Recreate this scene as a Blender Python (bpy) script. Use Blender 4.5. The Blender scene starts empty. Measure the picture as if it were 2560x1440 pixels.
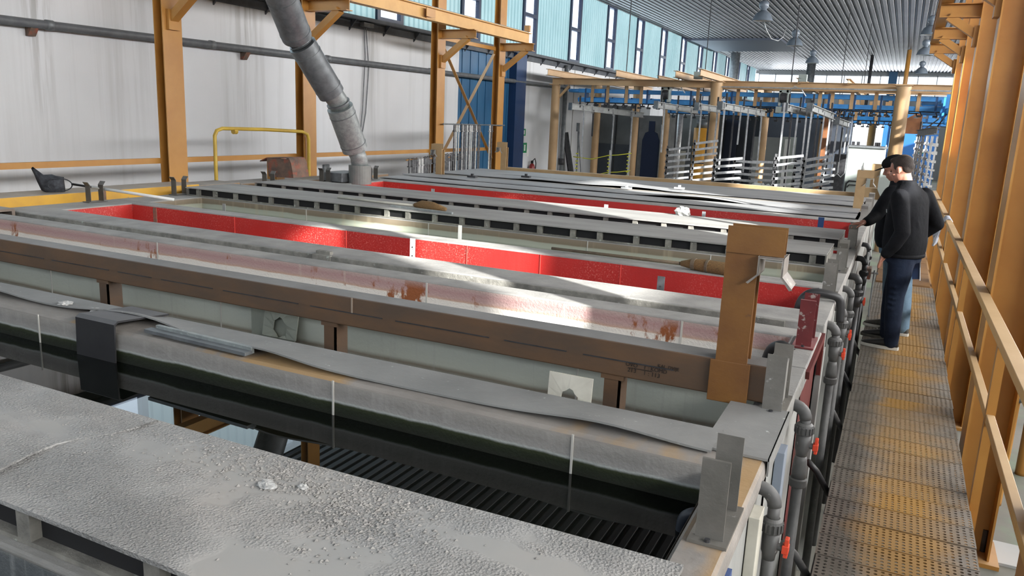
import bpy, math, random
from mathutils import Vector, Matrix
R = math.radians
random.seed(7)
sc = bpy.context.scene
col = sc.collection

# ------------------------------------------------------------------ camera
YAW, PITCH, ROLL, FPX = -0.44700172, -0.21322749, 0.0431255, 1976.77
CAM = Vector((0, 0, 1.95))
_f = Vector((math.sin(YAW)*math.cos(PITCH), math.cos(YAW)*math.cos(PITCH), math.sin(PITCH)))
_r = Vector((math.cos(YAW), -math.sin(YAW), 0)); _u = _r.cross(_f)
RT = _r*math.cos(ROLL) + _u*math.sin(ROLL)
UP = -_r*math.sin(ROLL) + _u*math.cos(ROLL)
cd = bpy.data.cameras.new('camera'); cam = bpy.data.objects.new('camera', cd); col.objects.link(cam)
m = Matrix((RT, UP, -_f)).transposed().to_4x4(); m.translation = CAM
cam.matrix_world = m
cd.sensor_width = 36; cd.lens = 36*FPX/2560; cd.clip_start = .05; cd.clip_end = 400
sc.camera = cam

def ray(x, y): return RT*((x-1280)/FPX) - UP*((y-720)/FPX) + _f
def onz(x, y, z): d = ray(x, y); return CAM + d*((z-CAM.z)/d.z)
def onx(x, y, X): d = ray(x, y); return CAM + d*(X/d.x)
def ony(x, y, Y): d = ray(x, y); return CAM + d*(Y/d.y)

# ------------------------------------------------------------------ light
w = bpy.data.worlds.new('sky'); sc.world = w; w.use_nodes = True
bg = w.node_tree.nodes['Background']; bg.inputs[0].default_value = (.80, .89, 1, 1); bg.inputs[1].default_value = 2.6
sun_d = bpy.data.lights.new('sun', 'SUN'); sun = bpy.data.objects.new('sun', sun_d); col.objects.link(sun)
SAZ, SEL = R(26.5), math.atan(.405*math.cos(R(26.5)))
sdir = Vector((-math.cos(SEL)*math.cos(SAZ), math.cos(SEL)*math.sin(SAZ), -math.sin(SEL)))
sun.rotation_euler = sdir.to_track_quat('-Z', 'Y').to_euler()
sun_d.energy = 27; sun_d.angle = R(.8); sun_d.color = (1, .93, .82)
def area(name, loc, direction, sx, sy, power, color):
    l = bpy.data.lights.new(name, 'AREA'); l.shape = 'RECTANGLE'; l.size = sx; l.size_y = sy; l.energy = power; l.color = color
    o = bpy.data.objects.new(name, l); col.objects.link(o); o.location = loc
    o.rotation_euler = Vector(direction).to_track_quat('-Z', 'Y').to_euler(); return o
# area lamps: left and far at seen windows, right and back added as fill
area('fill_right', (7.0, 17, 4.8), (-1, 0, .30), 44, 2.0, 7000, (1, .98, .955))  # added fill from the unseen right side, tilted up to spare the walkway
area('daylight_left', (-9.75, 22, 4.8), (1, 0, -.05), 50, 2.0, 700, (.74, .9, 1))
area('fill_back', (-2, -7.6, 4.9), (0, 1, -.15), 16, 1.2, 270, (.93, .96, 1))  # added fill from behind the camera for the near plates
area('daylight_far', (-2, 59.3, 4.9), (0, -1, -.1), 14, 1.1, 700, (.9, .95, 1))
sc.view_settings.view_transform = 'Standard'; sc.view_settings.look = 'None'
sc.view_settings.gamma = 1; sc.view_settings.use_curve_mapping = False; sc.view_settings.exposure = 0.0
sc.cycles.max_bounces = 5; sc.cycles.diffuse_bounces = 3; sc.cycles.glossy_bounces = 3; sc.cycles.transmission_bounces = 3
sc.cycles.caustics_reflective = False; sc.cycles.caustics_refractive = False
sc.cycles.use_adaptive_sampling = True; sc.cycles.adaptive_threshold = .03
sc.cycles.sample_clamp_indirect = 4

# ------------------------------------------------------------------ materials
def _new(name):
    mt = bpy.data.materials.new(name); mt.use_nodes = True
    nt = mt.node_tree; return mt, nt, nt.nodes['Principled BSDF']
def _n(nt, t, **k):
    n = nt.nodes.new(t)
    for a, b in k.items(): setattr(n, a, b)
    return n
def _noise(nt, vec, scale, stretch=(1, 1, 1), detail=4, rough=.6):
    mp = _n(nt, 'ShaderNodeMapping'); mp.inputs['Scale'].default_value = stretch
    nt.links.new(vec, mp.inputs[0])
    no = _n(nt, 'ShaderNodeTexNoise'); no.inputs['Scale'].default_value = scale
    no.inputs['Detail'].default_value = detail; no.inputs['Roughness'].default_value = rough
    nt.links.new(mp.outputs[0], no.inputs['Vector']); return no.outputs['Fac']
def _ramp(nt, fac, stops):
    r = _n(nt, 'ShaderNodeValToRGB'); e = r.color_ramp.elements
    while len(e) < len(stops): e.new(.5)
    for i, (p, c) in enumerate(stops):
        e[i].position = p; e[i].color = (*c, 1) if len(c) == 3 else c
    nt.links.new(fac, r.inputs[0]); return r.outputs[0]
def _mix(nt, fac, a, b):
    mx = _n(nt, 'ShaderNodeMix', data_type='RGBA')
    if isinstance(fac, (int, float)): mx.inputs[0].default_value = fac
    else: nt.links.new(fac, mx.inputs[0])
    for s, v in ((mx.inputs[6], a), (mx.inputs[7], b)):
        if isinstance(v, tuple): s.default_value = (*v, 1) if len(v) == 3 else v
        else: nt.links.new(v, s)
    return mx.outputs[2]
def _math(nt, op, a, b=0.0, c=0.0):
    n = _n(nt, 'ShaderNodeMath', operation=op)
    for s, v in zip(n.inputs, (a, b, c)):
        if isinstance(v, (int, float)): s.default_value = v
        else: nt.links.new(v, s)
    return n.outputs[0]
def _pos(nt):
    g = _n(nt, 'ShaderNodeNewGeometry'); return g.outputs['Position'], g.outputs['Normal']
def _sep(nt, v):
    s = _n(nt, 'ShaderNodeSeparateXYZ'); nt.links.new(v, s.inputs[0]); return s.outputs
def _bump(nt, bs, h, strength, dist=.02):
    b = _n(nt, 'ShaderNodeBump'); b.inputs['Strength'].default_value = strength; b.inputs['Distance'].default_value = dist
    nt.links.new(h, b.inputs['Height']); nt.links.new(b.outputs[0], bs.inputs['Normal'])

MAT = {}
def mat(name, c1, c2=None, scale=4, stretch=(1, 1, 1), lo=.35, hi=.65, rough=.6, metal=0, bump=0, bscale=60,
        dust=None, dustamt=.85, spots=None, emit=None, spec=None):
    """procedural paint or metal: two tones mixed by noise, optional patches, and dust that has settled on upward faces"""
    if name in MAT: return MAT[name]
    mt, nt, bs = _new(name); P, N = _pos(nt)
    c = c1
    if c2: c = _ramp(nt, _noise(nt, P, scale, stretch), [(lo, c1), (hi, c2)])
    if spots:
        sc_, a, b, cc = spots
        f = _ramp(nt, _noise(nt, P, sc_, detail=6), [(a, (0, 0, 0)), (b, (1, 1, 1))])
        c = _mix(nt, f, c, cc)
    if dust:
        z = _sep(nt, N)[2]
        nz = _noise(nt, P, 3.5, detail=5)
        f = _math(nt, 'MULTIPLY', _ramp(nt, z, [(.55, (0, 0, 0)), (.9, (1, 1, 1))]), dustamt)
        d = _ramp(nt, nz, [(.3, tuple(v*.78 for v in dust)), (.7, tuple(min(1, v*1.15) for v in dust))])
        c = _mix(nt, f, c, d)
    if isinstance(c, tuple): bs.inputs['Base Color'].default_value = (*c, 1)
    else: nt.links.new(c, bs.inputs['Base Color'])
    bs.inputs['Roughness'].default_value = rough; bs.inputs['Metallic'].default_value = metal
    if spec is not None: bs.inputs['Specular IOR Level'].default_value = spec
    if bump: _bump(nt, bs, _noise(nt, P, bscale, detail=5), bump)
    if emit:
        nt.links.new(c, bs.inputs['Emission Color']) if not isinstance(c, tuple) else setattr(bs.inputs['Emission Color'], 'default_value', (*c, 1))
        bs.inputs['Emission Strength'].default_value = emit
    MAT[name] = mt; return mt

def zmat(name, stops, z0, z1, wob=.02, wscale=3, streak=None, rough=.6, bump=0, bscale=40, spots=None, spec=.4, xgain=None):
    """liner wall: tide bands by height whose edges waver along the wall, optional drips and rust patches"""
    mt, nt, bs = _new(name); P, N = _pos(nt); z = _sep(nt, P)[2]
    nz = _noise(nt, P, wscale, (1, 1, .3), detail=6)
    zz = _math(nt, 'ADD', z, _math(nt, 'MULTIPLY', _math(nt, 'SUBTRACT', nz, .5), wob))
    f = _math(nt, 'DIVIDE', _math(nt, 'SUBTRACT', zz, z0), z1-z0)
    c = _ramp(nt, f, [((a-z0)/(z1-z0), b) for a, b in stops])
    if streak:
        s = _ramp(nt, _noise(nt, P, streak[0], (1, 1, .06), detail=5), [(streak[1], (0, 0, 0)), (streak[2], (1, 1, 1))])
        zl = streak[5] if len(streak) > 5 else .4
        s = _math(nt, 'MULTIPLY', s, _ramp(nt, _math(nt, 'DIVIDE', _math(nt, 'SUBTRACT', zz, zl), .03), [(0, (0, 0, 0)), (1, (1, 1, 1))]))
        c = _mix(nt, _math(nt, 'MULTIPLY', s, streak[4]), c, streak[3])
    if spots:
        sc_, a, b, cc, za, zb = spots
        f2 = _ramp(nt, _noise(nt, P, sc_, (1, 1, .45), detail=7, rough=.7), [(a, (0, 0, 0)), (b, (1, 1, 1))])
        zm = _ramp(nt, _math(nt, 'DIVIDE', _math(nt, 'SUBTRACT', z, za), zb-za), [(0, (0, 0, 0)), (.35, (1, 1, 1)), (.7, (1, 1, 1)), (1, (0, 0, 0))])
        c = _mix(nt, _math(nt, 'MULTIPLY', f2, zm), c, cc)
    nt.links.new(c, bs.inputs['Base Color']); bs.inputs['Roughness'].default_value = rough
    bs.inputs['Specular IOR Level'].default_value = spec
    if bump: _bump(nt, bs, _noise(nt, P, bscale, detail=5), bump)
    MAT[name] = mt; return mt

DUST = (.33, .325, .31)
orange = mat('orange_paint', (.47, .235, .055), (.38, .17, .036), 2, lo=.3, hi=.7, rough=.42, dust=(.36, .27, .17), dustamt=.5, bump=.05, bscale=30)
ochre = mat('ochre_paint', (.62, .36, .12), (.52, .29, .09), 2, rough=.5, dust=(.42, .36, .27), dustamt=.5)
tan = mat('tan_paint', (.52, .34, .18), (.44, .28, .14), 2, rough=.5, dust=(.45, .38, .3), dustamt=.5)
yellow = mat('yellow_paint', (.62, .34, .03), (.5, .27, .035), 3, rough=.5, dust=DUST, dustamt=.85, spots=(9, .66, .72, (.3, .22, .12)))
yelltube = mat('yellow_tube', (.62, .42, .05), (.5, .33, .05), 5, rough=.45)
brown = mat('brown_beam_paint', (.125, .068, .034), (.080, .052, .034), 2.2, (1, 1, 3), rough=.55, dust=(.21, .205, .20), dustamt=.95, bump=.08, bscale=25)
armpaint = mat('arm_paint', (.22, .10, .022), (.15, .062, .016), 3, rough=.5, bump=.08, bscale=30, spots=(14, .66, .74, (.10, .05, .03)))
farpaint = mat('far_beam_paint', (.42, .29, .15), (.34, .22, .11), 3, rough=.6, dust=(.45, .38, .3), dustamt=.6)
grey_rim = mat('dusty_rim', (.27, .265, .25), (.17, .165, .155), 3, (.5, 2, 2), lo=.3, hi=.7, rough=.8, dust=DUST, dustamt=.6, bump=.25, bscale=45, spots=(26, .66, .73, (.5, .5, .48)))
concrete = mat('concrete_rim', (.24, .215, .20), (.13, .12, .115), 2.5, lo=.3, hi=.7, rough=.8, bump=.25, bscale=30)
light_rim = mat('pale_rim', (.37, .36, .34), (.25, .245, .235), 3, rough=.75, bump=.2, bscale=50)
duct_top = mat('duct_plate', (.34, .335, .32), (.25, .245, .235), 1.6, (.6, 2, 2), rough=.75, bump=.12, bscale=35, spots=(7, .62, .72, (.24, .235, .23)))
frame_dirty = mat('dirty_frame', (.27, .26, .23), (.14, .135, .12), 9, rough=.8, bump=.3, bscale=50, spots=(22, .62, .7, (.42, .45, .40)))
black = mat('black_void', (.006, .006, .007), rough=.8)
blackr = mat('black_rubber', (.010, .010, .012), (.016, .016, .018), 8, rough=.7, dust=(.16, .16, .165), dustamt=.8)
mat_sheet = mat('grey_rubber_mat', (.27, .272, .265), (.20, .203, .198), 2.2, rough=.62, bump=.15, bscale=40, spots=(30, .66, .72, (.5, .51, .5)))
steel = mat('galvanised_steel', (.31, .34, .335), (.23, .255, .255), 16, lo=.4, hi=.6, rough=.45, metal=.2, spots=(70, .6, .68, (.44, .47, .46)))
steel_dark = mat('dull_duct_steel', (.20, .215, .225), (.13, .14, .15), 9, rough=.5, metal=.4)
fork_grey = mat('grey_fork_plate', (.21, .20, .18), (.14, .135, .12), 5, rough=.5, metal=.25, bump=.1, bscale=40, spots=(24, .64, .70, (.40, .40, .38)))
fork_red = mat('maroon_fork_plate', (.19, .03, .032), (.12, .02, .022), 6, rough=.45, dust=(.34, .17, .17), dustamt=.7, spots=(17, .60, .66, (.42, .36, .33)))
maroon = mat('maroon_side', (.13, .02, .018), (.09, .015, .015), 4, rough=.55)
side_pale = mat('pale_tank_side', (.36, .365, .35), (.24, .245, .235), 5, (1, 1, .3), rough=.6)
pvc = mat('grey_pipe_plastic', (.085, .085, .085), (.055, .055, .055), 12, rough=.55, dust=(.17, .17, .165), dustamt=.7, spots=(30, .66, .72, (.22, .22, .21)))
pvc_black = mat('black_pipe_plastic', (.018, .018, .02), rough=.5, dust=(.05, .05, .05))
redplast = mat('red_handle_plastic', (.62, .06, .025), rough=.4)
white_pl = mat('cream_plastic', (.60, .58, .50), (.50, .48, .41), 8, rough=.5)
pale_steel = mat('pale_steel', (.55, .56, .57), (.36, .37, .38), 10, rough=.35, metal=.35)
dark_steel = mat('dark_steel', (.03, .03, .034), (.06, .06, .065), 12, rough=.5, metal=.3)
hook_w = mat('pale_hook_metal', (.60, .60, .58), (.42, .42, .42), 14, rough=.45, spots=(26, .6, .66, (.15, .15, .15)))
hook_d = mat('dark_hook_metal', (.045, .045, .05), (.16, .16, .165), 18, rough=.5)
rust = mat('rusty_plate', (.20, .12, .085), (.09, .07, .06), 6, rough=.8, bump=.3, spots=(9, .5, .62, (.26, .08, .05)))
navy = mat('navy_frame', (.012, .022, .055), rough=.4)
bluewall = mat('blue_panel_paint', (.022, .115, .24), (.012, .075, .17), 1.2, (1, 1, .4), rough=.45)
bluefar = mat('blue_booth_paint', (.03, .17, .50), (.02, .12, .38), .8, rough=.5)
convblue = mat('conveyor_blue', (.05, .29, .68), (.035, .21, .54), 4, rough=.4, dust=(.16, .42, .75), dustamt=.5)
mesh_black = mat('black_net_fabric', (.012, .013, .017), (.045, .05, .06), 22, rough=.8)
wood = mat('broom_wood', (.17, .13, .085), (.10, .075, .05), 10, rough=.75)
straw = mat('broom_straw', (.30, .17, .06), (.13, .08, .04), 60, (1, 6, 6), rough=.9, bump=.5, bscale=140)
cloth = mat('white_cloth', (.50, .52, .58), (.34, .36, .42), 18, rough=.9, bump=.4, bscale=30)
cabinet_m = mat('pale_cabinet_paint', (.34, .38, .36), (.29, .33, .31), 1.5, rough=.5)
darkpanel = mat('dark_booth_panel', (.030, .038, .055), (.06, .072, .09), .9, rough=.5)
greypanel = mat('grey_booth_panel', (.17, .185, .19), (.12, .13, .135), 1.2, rough=.5)
woodpanel = mat('brown_frame_paint', (.30, .12, .045), (.2, .08, .035), 4, rough=.6)
green_sign = mat('green_sign', (.01, .22, .08), rough=.5)
white_p = mat('white_paint', (.7, .72, .7), rough=.5)
lampgrey = mat('grey_lamp_shade', (.13, .155, .19), (.10, .125, .155), 6, rough=.4)
lampin = mat('lamp_reflector', (.8, .8, .8), rough=.3)
redp = mat('red_extinguisher_paint', (.20, .012, .012), rough=.4)
yellow_rope = mat('yellow_rope', (.62, .62, .05), rough=.7)

# white plaster with vertical dirt runs
mt, nt, bs = _new('stained_white_wall'); P, N = _pos(nt)
base = _ramp(nt, _noise(nt, P, .35, (1, 1, 1.2)), [(.35, (.62, .635, .66)), (.65, (.69, .705, .73))])
f1 = _ramp(nt, _noise(nt, P, 2.2, (1, 1, .035), detail=6), [(.52, (0, 0, 0)), (.70, (1, 1, 1))])
f0 = _ramp(nt, _noise(nt, P, .33, (1, 1, .12)), [(.42, (.15, .15, .15)), (.62, (1, 1, 1))])
c = _mix(nt, _math(nt, 'MULTIPLY', _math(nt, 'MULTIPLY', f1, f0), .75), base, (.33, .33, .32))
f2 = _ramp(nt, _noise(nt, P, 9, (1, 1, .22), detail=8, rough=.75), [(.68, (0, 0, 0)), (.70, (1, 1, 1))])
m2 = _ramp(nt, _noise(nt, P, .5, (1, 1, .5)), [(.55, (0, 0, 0)), (.62, (1, 1, 1))])
c = _mix(nt, _math(nt, 'MULTIPLY', _math(nt, 'MULTIPLY', f2, m2), .8), c, (.09, .08, .075))
yw, zw = _sep(nt, P)[1], _sep(nt, P)[2]
thin = _ramp(nt, _noise(nt, P, 11, (1, 1, .05), detail=6), [(.44, (0, 0, 0)), (.58, (1, 1, 1))])
for cy_, wd_, am_ in ((6.72, .30, .75), (10.3, .45, .6), (13.75, .35, .55), (8.1, .5, .3)):     # old leaks running down from the ledge
    g_ = _math(nt, 'SUBTRACT', 1, _math(nt, 'DIVIDE', _math(nt, 'ABSOLUTE', _math(nt, 'SUBTRACT', yw, cy_)), wd_)); g_ = _math(nt, 'MAXIMUM', g_, 0)
    h_ = _ramp(nt, _math(nt, 'DIVIDE', _math(nt, 'SUBTRACT', zw, 1.0), 2.7), [(0, (.05, .05, .05)), (.9, (1, 1, 1))])
    c = _mix(nt, _math(nt, 'MULTIPLY', _math(nt, 'MULTIPLY', _math(nt, 'MULTIPLY', g_, h_), thin), am_), c, (.23, .225, .215))
nt.links.new(c, bs.inputs['Base Color']); bs.inputs['Roughness'].default_value = .7
_bump(nt, bs, _noise(nt, P, 1.1, (1, 1, .5)), .25, .05)
wall_m = mt
plain_wall = mat('plain_wall', (.42, .43, .43), (.36, .37, .37), .8, rough=.8)
ceil_m = mat('ceiling_sheet', (.215, .215, .225), (.165, .165, .175), .6, rough=.5, metal=.0)
floor_m = mat('hall_floor', (.20, .19, .165), (.13, .135, .115), 1.1, rough=.7, spots=(.8, .52, .60, (.17, .21, .15)), bump=.1, bscale=8)

# translucent ribbed window sheet, lit from outside
def lit(name, c1, c2, strength):
    mt, nt, bs = _new(name); P, N = _pos(nt)
    c = _ramp(nt, _noise(nt, P, .7, (1, 1, .5)), [(.3, c1), (.7, c2)])
    nt.links.new(c, bs.inputs['Base Color']); nt.links.new(c, bs.inputs['Emission Color'])
    bs.inputs['Emission Strength'].default_value = strength; bs.inputs['Roughness'].default_value = .5
    return mt
sheet_m = lit('ribbed_translucent_sheet', (.23, .39, .43), (.34, .50, .54), .44)
brightpane = lit('bright_far_glazing', (.80, .90, 1), (.9, .96, 1), 1.25)
# thin clear glass
mt, nt, bs = _new('window_glass')
out = nt.nodes['Material Output']; tr = _n(nt, 'ShaderNodeBsdfTransparent'); tr.inputs[0].default_value = (.93, .96, 1, 1)
gl = _n(nt, 'ShaderNodeBsdfGlossy'); gl.inputs['Roughness'].default_value = .03
ms = _n(nt, 'ShaderNodeMixShader'); ms.inputs[0].default_value = .05
nt.links.new(tr.outputs[0], ms.inputs[1]); nt.links.new(gl.outputs[0], ms.inputs[2]); nt.links.new(ms.outputs[0], out.inputs[0])
glass_m = mt
# liquids
def liquid(name, c, rough, spec, ior, bump, bs_=1.5):
    mt, nt, bs = _new(name); P, N = _pos(nt)
    bs.inputs['Base Color'].default_value = (*c, 1); bs.inputs['Roughness'].default_value = rough
    bs.inputs['IOR'].default_value = ior; bs.inputs['Specular IOR Level'].default_value = spec
    if bump: _bump(nt, bs, _noise(nt, P, bs_, detail=2), bump, .01)
    return mt
water_dark = liquid('dark_water', (.003, .004, .003), .01, .5, 1.34, 0)
water_pale = liquid('pale_green_bath', (.20, .245, .18), .06, .5, 1.4, .05)
# crusted slab: smooth plate with patches of coarse grit
mt, nt, bs = _new('gritty_plate'); P, N = _pos(nt)
patch = _ramp(nt, _noise(nt, P, 1.9, (1, 1.6, 1), detail=3), [(.40, (0, 0, 0)), (.66, (1, 1, 1))])
vor = _n(nt, 'ShaderNodeTexVoronoi'); vor.inputs['Scale'].default_value = 125; nt.links.new(P, vor.inputs['Vector'])
fine = _noise(nt, P, 210, detail=6)
h = _math(nt, 'MULTIPLY', patch, _math(nt, 'ADD', vor.outputs['Distance'], fine))
c = _ramp(nt, _noise(nt, P, 1.4, detail=4), [(.3, (.31, .315, .31)), (.5, (.35, .345, .33)), (.72, (.40, .37, .34))])
c = _mix(nt, _math(nt, 'MULTIPLY', patch, _ramp(nt, fine, [(.45, (0, 0, 0)), (.7, (.6, .6, .6))])), c, (.52, .50, .47))
nt.links.new(c, bs.inputs['Base Color']); bs.inputs['Roughness'].default_value = .75
_bump(nt, bs, h, 1, .015)
grit = mt
# walkway plate: grey zinc with the yellow paint worn along its middle
mt, nt, bs = _new('worn_walkway_plate'); P, N = _pos(nt); X = _sep(nt, P)[0]
oi = _n(nt, 'ShaderNodeObjectInfo')
nzx = _noise(nt, P, 2.3, detail=4)
xx = _math(nt, 'ADD', X, _math(nt, 'MULTIPLY', _math(nt, 'SUBTRACT', nzx, .5), .55))
mid = _ramp(nt, _math(nt, 'ADD', xx, .2), [(.18, (0, 0, 0)), (.36, (1, 1, 1)), (.52, (1, 1, 1)), (.74, (0, 0, 0))])
rn = _math(nt, 'ADD', .45, _math(nt, 'MULTIPLY', oi.outputs['Random'], .55))
g = _ramp(nt, _noise(nt, P, 7, detail=5), [(.3, (.155, .14, .12)), (.7, (.24, .215, .185))])
c = _mix(nt, _math(nt, 'MULTIPLY', mid, rn), g, (.40, .22, .05))
nt.links.new(c, bs.inputs['Base Color']); bs.inputs['Roughness'].default_value = .5; bs.inputs['Metallic'].default_value = .15
plate_m = mt
brown_plate = mat('brown_tread_plate', (.26, .14, .055), (.19, .10, .04), 3, rough=.55, bump=.1)

# tank wall finishes
DK = (.006, .007, .005)
t1_wall = zmat('tide_marked_wall', [(.0, DK), (.690, (.008, .009, .006)), (.735, (.010, .015, .005)), (.752, (.024, .032, .010)), (.760, (.42, .44, .43)), (.767, (.30, .29, .275)), (.80, (.25, .24, .225)), (.86, (.35, .33, .30))], 0, 1, .035, 2.2, streak=(14, .5, .72, (.42, .40, .38), .5, .765), rough=.7, bump=.2)
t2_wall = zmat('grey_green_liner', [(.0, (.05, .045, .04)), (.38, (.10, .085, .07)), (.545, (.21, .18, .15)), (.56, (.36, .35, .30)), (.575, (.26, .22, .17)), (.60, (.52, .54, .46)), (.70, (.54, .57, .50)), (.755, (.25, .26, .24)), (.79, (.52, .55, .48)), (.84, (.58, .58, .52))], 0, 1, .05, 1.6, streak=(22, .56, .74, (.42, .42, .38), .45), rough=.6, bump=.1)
t3_wall = zmat('white_pink_liner', [(.0, (.5, .47, .42)), (.66, (.76, .73, .68)), (.738, (.74, .70, .64)), (.746, (.50, .33, .25)), (.765, (.45, .31, .29)), (.80, (.40, .25, .24)), (.845, (.46, .36, .33)), (.86, (.6, .56, .5))], 0, 1, .03, 2.5, streak=(16, .62, .78, (.62, .57, .48), .6), rough=.6, bump=.35, bscale=60, spots=(3.6, .575, .615, (.27, .085, .025), .62, .86))
t5_wall = zmat('brown_bath_wall', [(.0, (.1, .1, .08)), (.70, (.20, .22, .17)), (.735, (.42, .44, .36)), (.775, (.36, .37, .30)), (.785, (.20, .16, .11)), (.86, (.25, .20, .15))], 0, 1, .05, 1.1, streak=(10, .55, .7, (.45, .38, .26), .4), rough=.6)
t0_wall = zmat('crusted_grey_wall', [(.0, (.05, .05, .05)), (.62, (.30, .32, .32)), (.72, (.24, .26, .26)), (.76, (.085, .095, .10)), (.83, (.10, .11, .115)), (.86, (.30, .30, .28))], 0, 1, .09, 4, streak=(18, .5, .7, (.42, .43, .42), .5), rough=.8, bump=.4)
# red vinyl liner
mt, nt, bs = _new('red_vinyl_liner'); P, N = _pos(nt)
c = _ramp(nt, _noise(nt, P, 1.5, detail=3), [(.3, (.42, .028, .025)), (.7, (.53, .036, .03))])
sp = _noise(nt, P, 75, detail=6, rough=.75)
big = _noise(nt, P, 1.3, detail=2)
dots = _math(nt, 'MULTIPLY', _ramp(nt, sp, [(.55, (0, 0, 0)), (.63, (1, 1, 1))]), _ramp(nt, big, [(.42, (0, 0, 0)), (.6, (.65, .65, .65))]))
c = _mix(nt, dots, c, (.80, .40, .33))
nt.links.new(c, bs.inputs['Base Color']); bs.inputs['Roughness'].default_value = .34
_bump(nt, bs, _math(nt, 'ADD', _noise(nt, P, 3, (1, 1, .3)), _math(nt, 'MULTIPLY', sp, .15)), .35, .03)
redliner = mt
# rim with worn orange paint along the first bath
mt, nt, bs = _new('orange_worn_rim'); P, N = _pos(nt)
c = _ramp(nt, _noise(nt, P, 3, (1, 2, 2)), [(.3, (.20, .185, .17)), (.7, (.31, .285, .26))])
f = _ramp(nt, _noise(nt, P, 1.35, (1, .4, .4), detail=5), [(.52, (0, 0, 0)), (.60, (.85, .85, .85))])
c = _mix(nt, _math(nt, 'MULTIPLY', f, _ramp(nt, _sep(nt, N)[2], [(.7, (0, 0, 0)), (.9, (.85, .85, .85))])), c, (.42, .25, .085))
z = _sep(nt, P)[2]
nt.links.new(c, bs.inputs['Base Color']); bs.inputs['Roughness'].default_value = .7
_bump(nt, bs, _noise(nt, P, 35, detail=5), .2)
t1_rim = mt
denim = mat('dark_denim', (.008, .013, .028), (.013, .021, .042), 14, rough=.85, spec=.2, bump=.3, bscale=18)
lightdenim = mat('light_denim', (.10, .17, .24), (.15, .23, .31), 10, rough=.85, bump=.3, bscale=18)
jacket_m = mat('black_jacket_cloth', (.005, .0055, .007), (.008, .0085, .011), 9, rough=.8, spec=.15, bump=.5, bscale=9)
jacket_m2 = mat('black_sweater_cloth', (.004, .0045, .006), (.007, .0075, .010), 12, rough=.8, spec=.15, bump=.3, bscale=14)
skin = mat('skin', (.42, .20, .14), (.36, .16, .11), 14, rough=.5)
hair_m = mat('dark_brown_hair', (.018, .011, .008), (.03, .018, .013), 60, rough=.7, bump=.4, bscale=180)
shoe_m = mat('black_shoe', (.008, .008, .009), rough=.5)
shoe_g = mat('grey_shoe', (.04, .038, .032), (.07, .065, .055), 20, rough=.7)
sole_m = mat('white_sole', (.55, .54, .5), rough=.6)
folder_m = mat('blue_folder', (.012, .035, .10), rough=.4)
paper_m = mat('white_paper', (.75, .77, .8), rough=.6)

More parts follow.
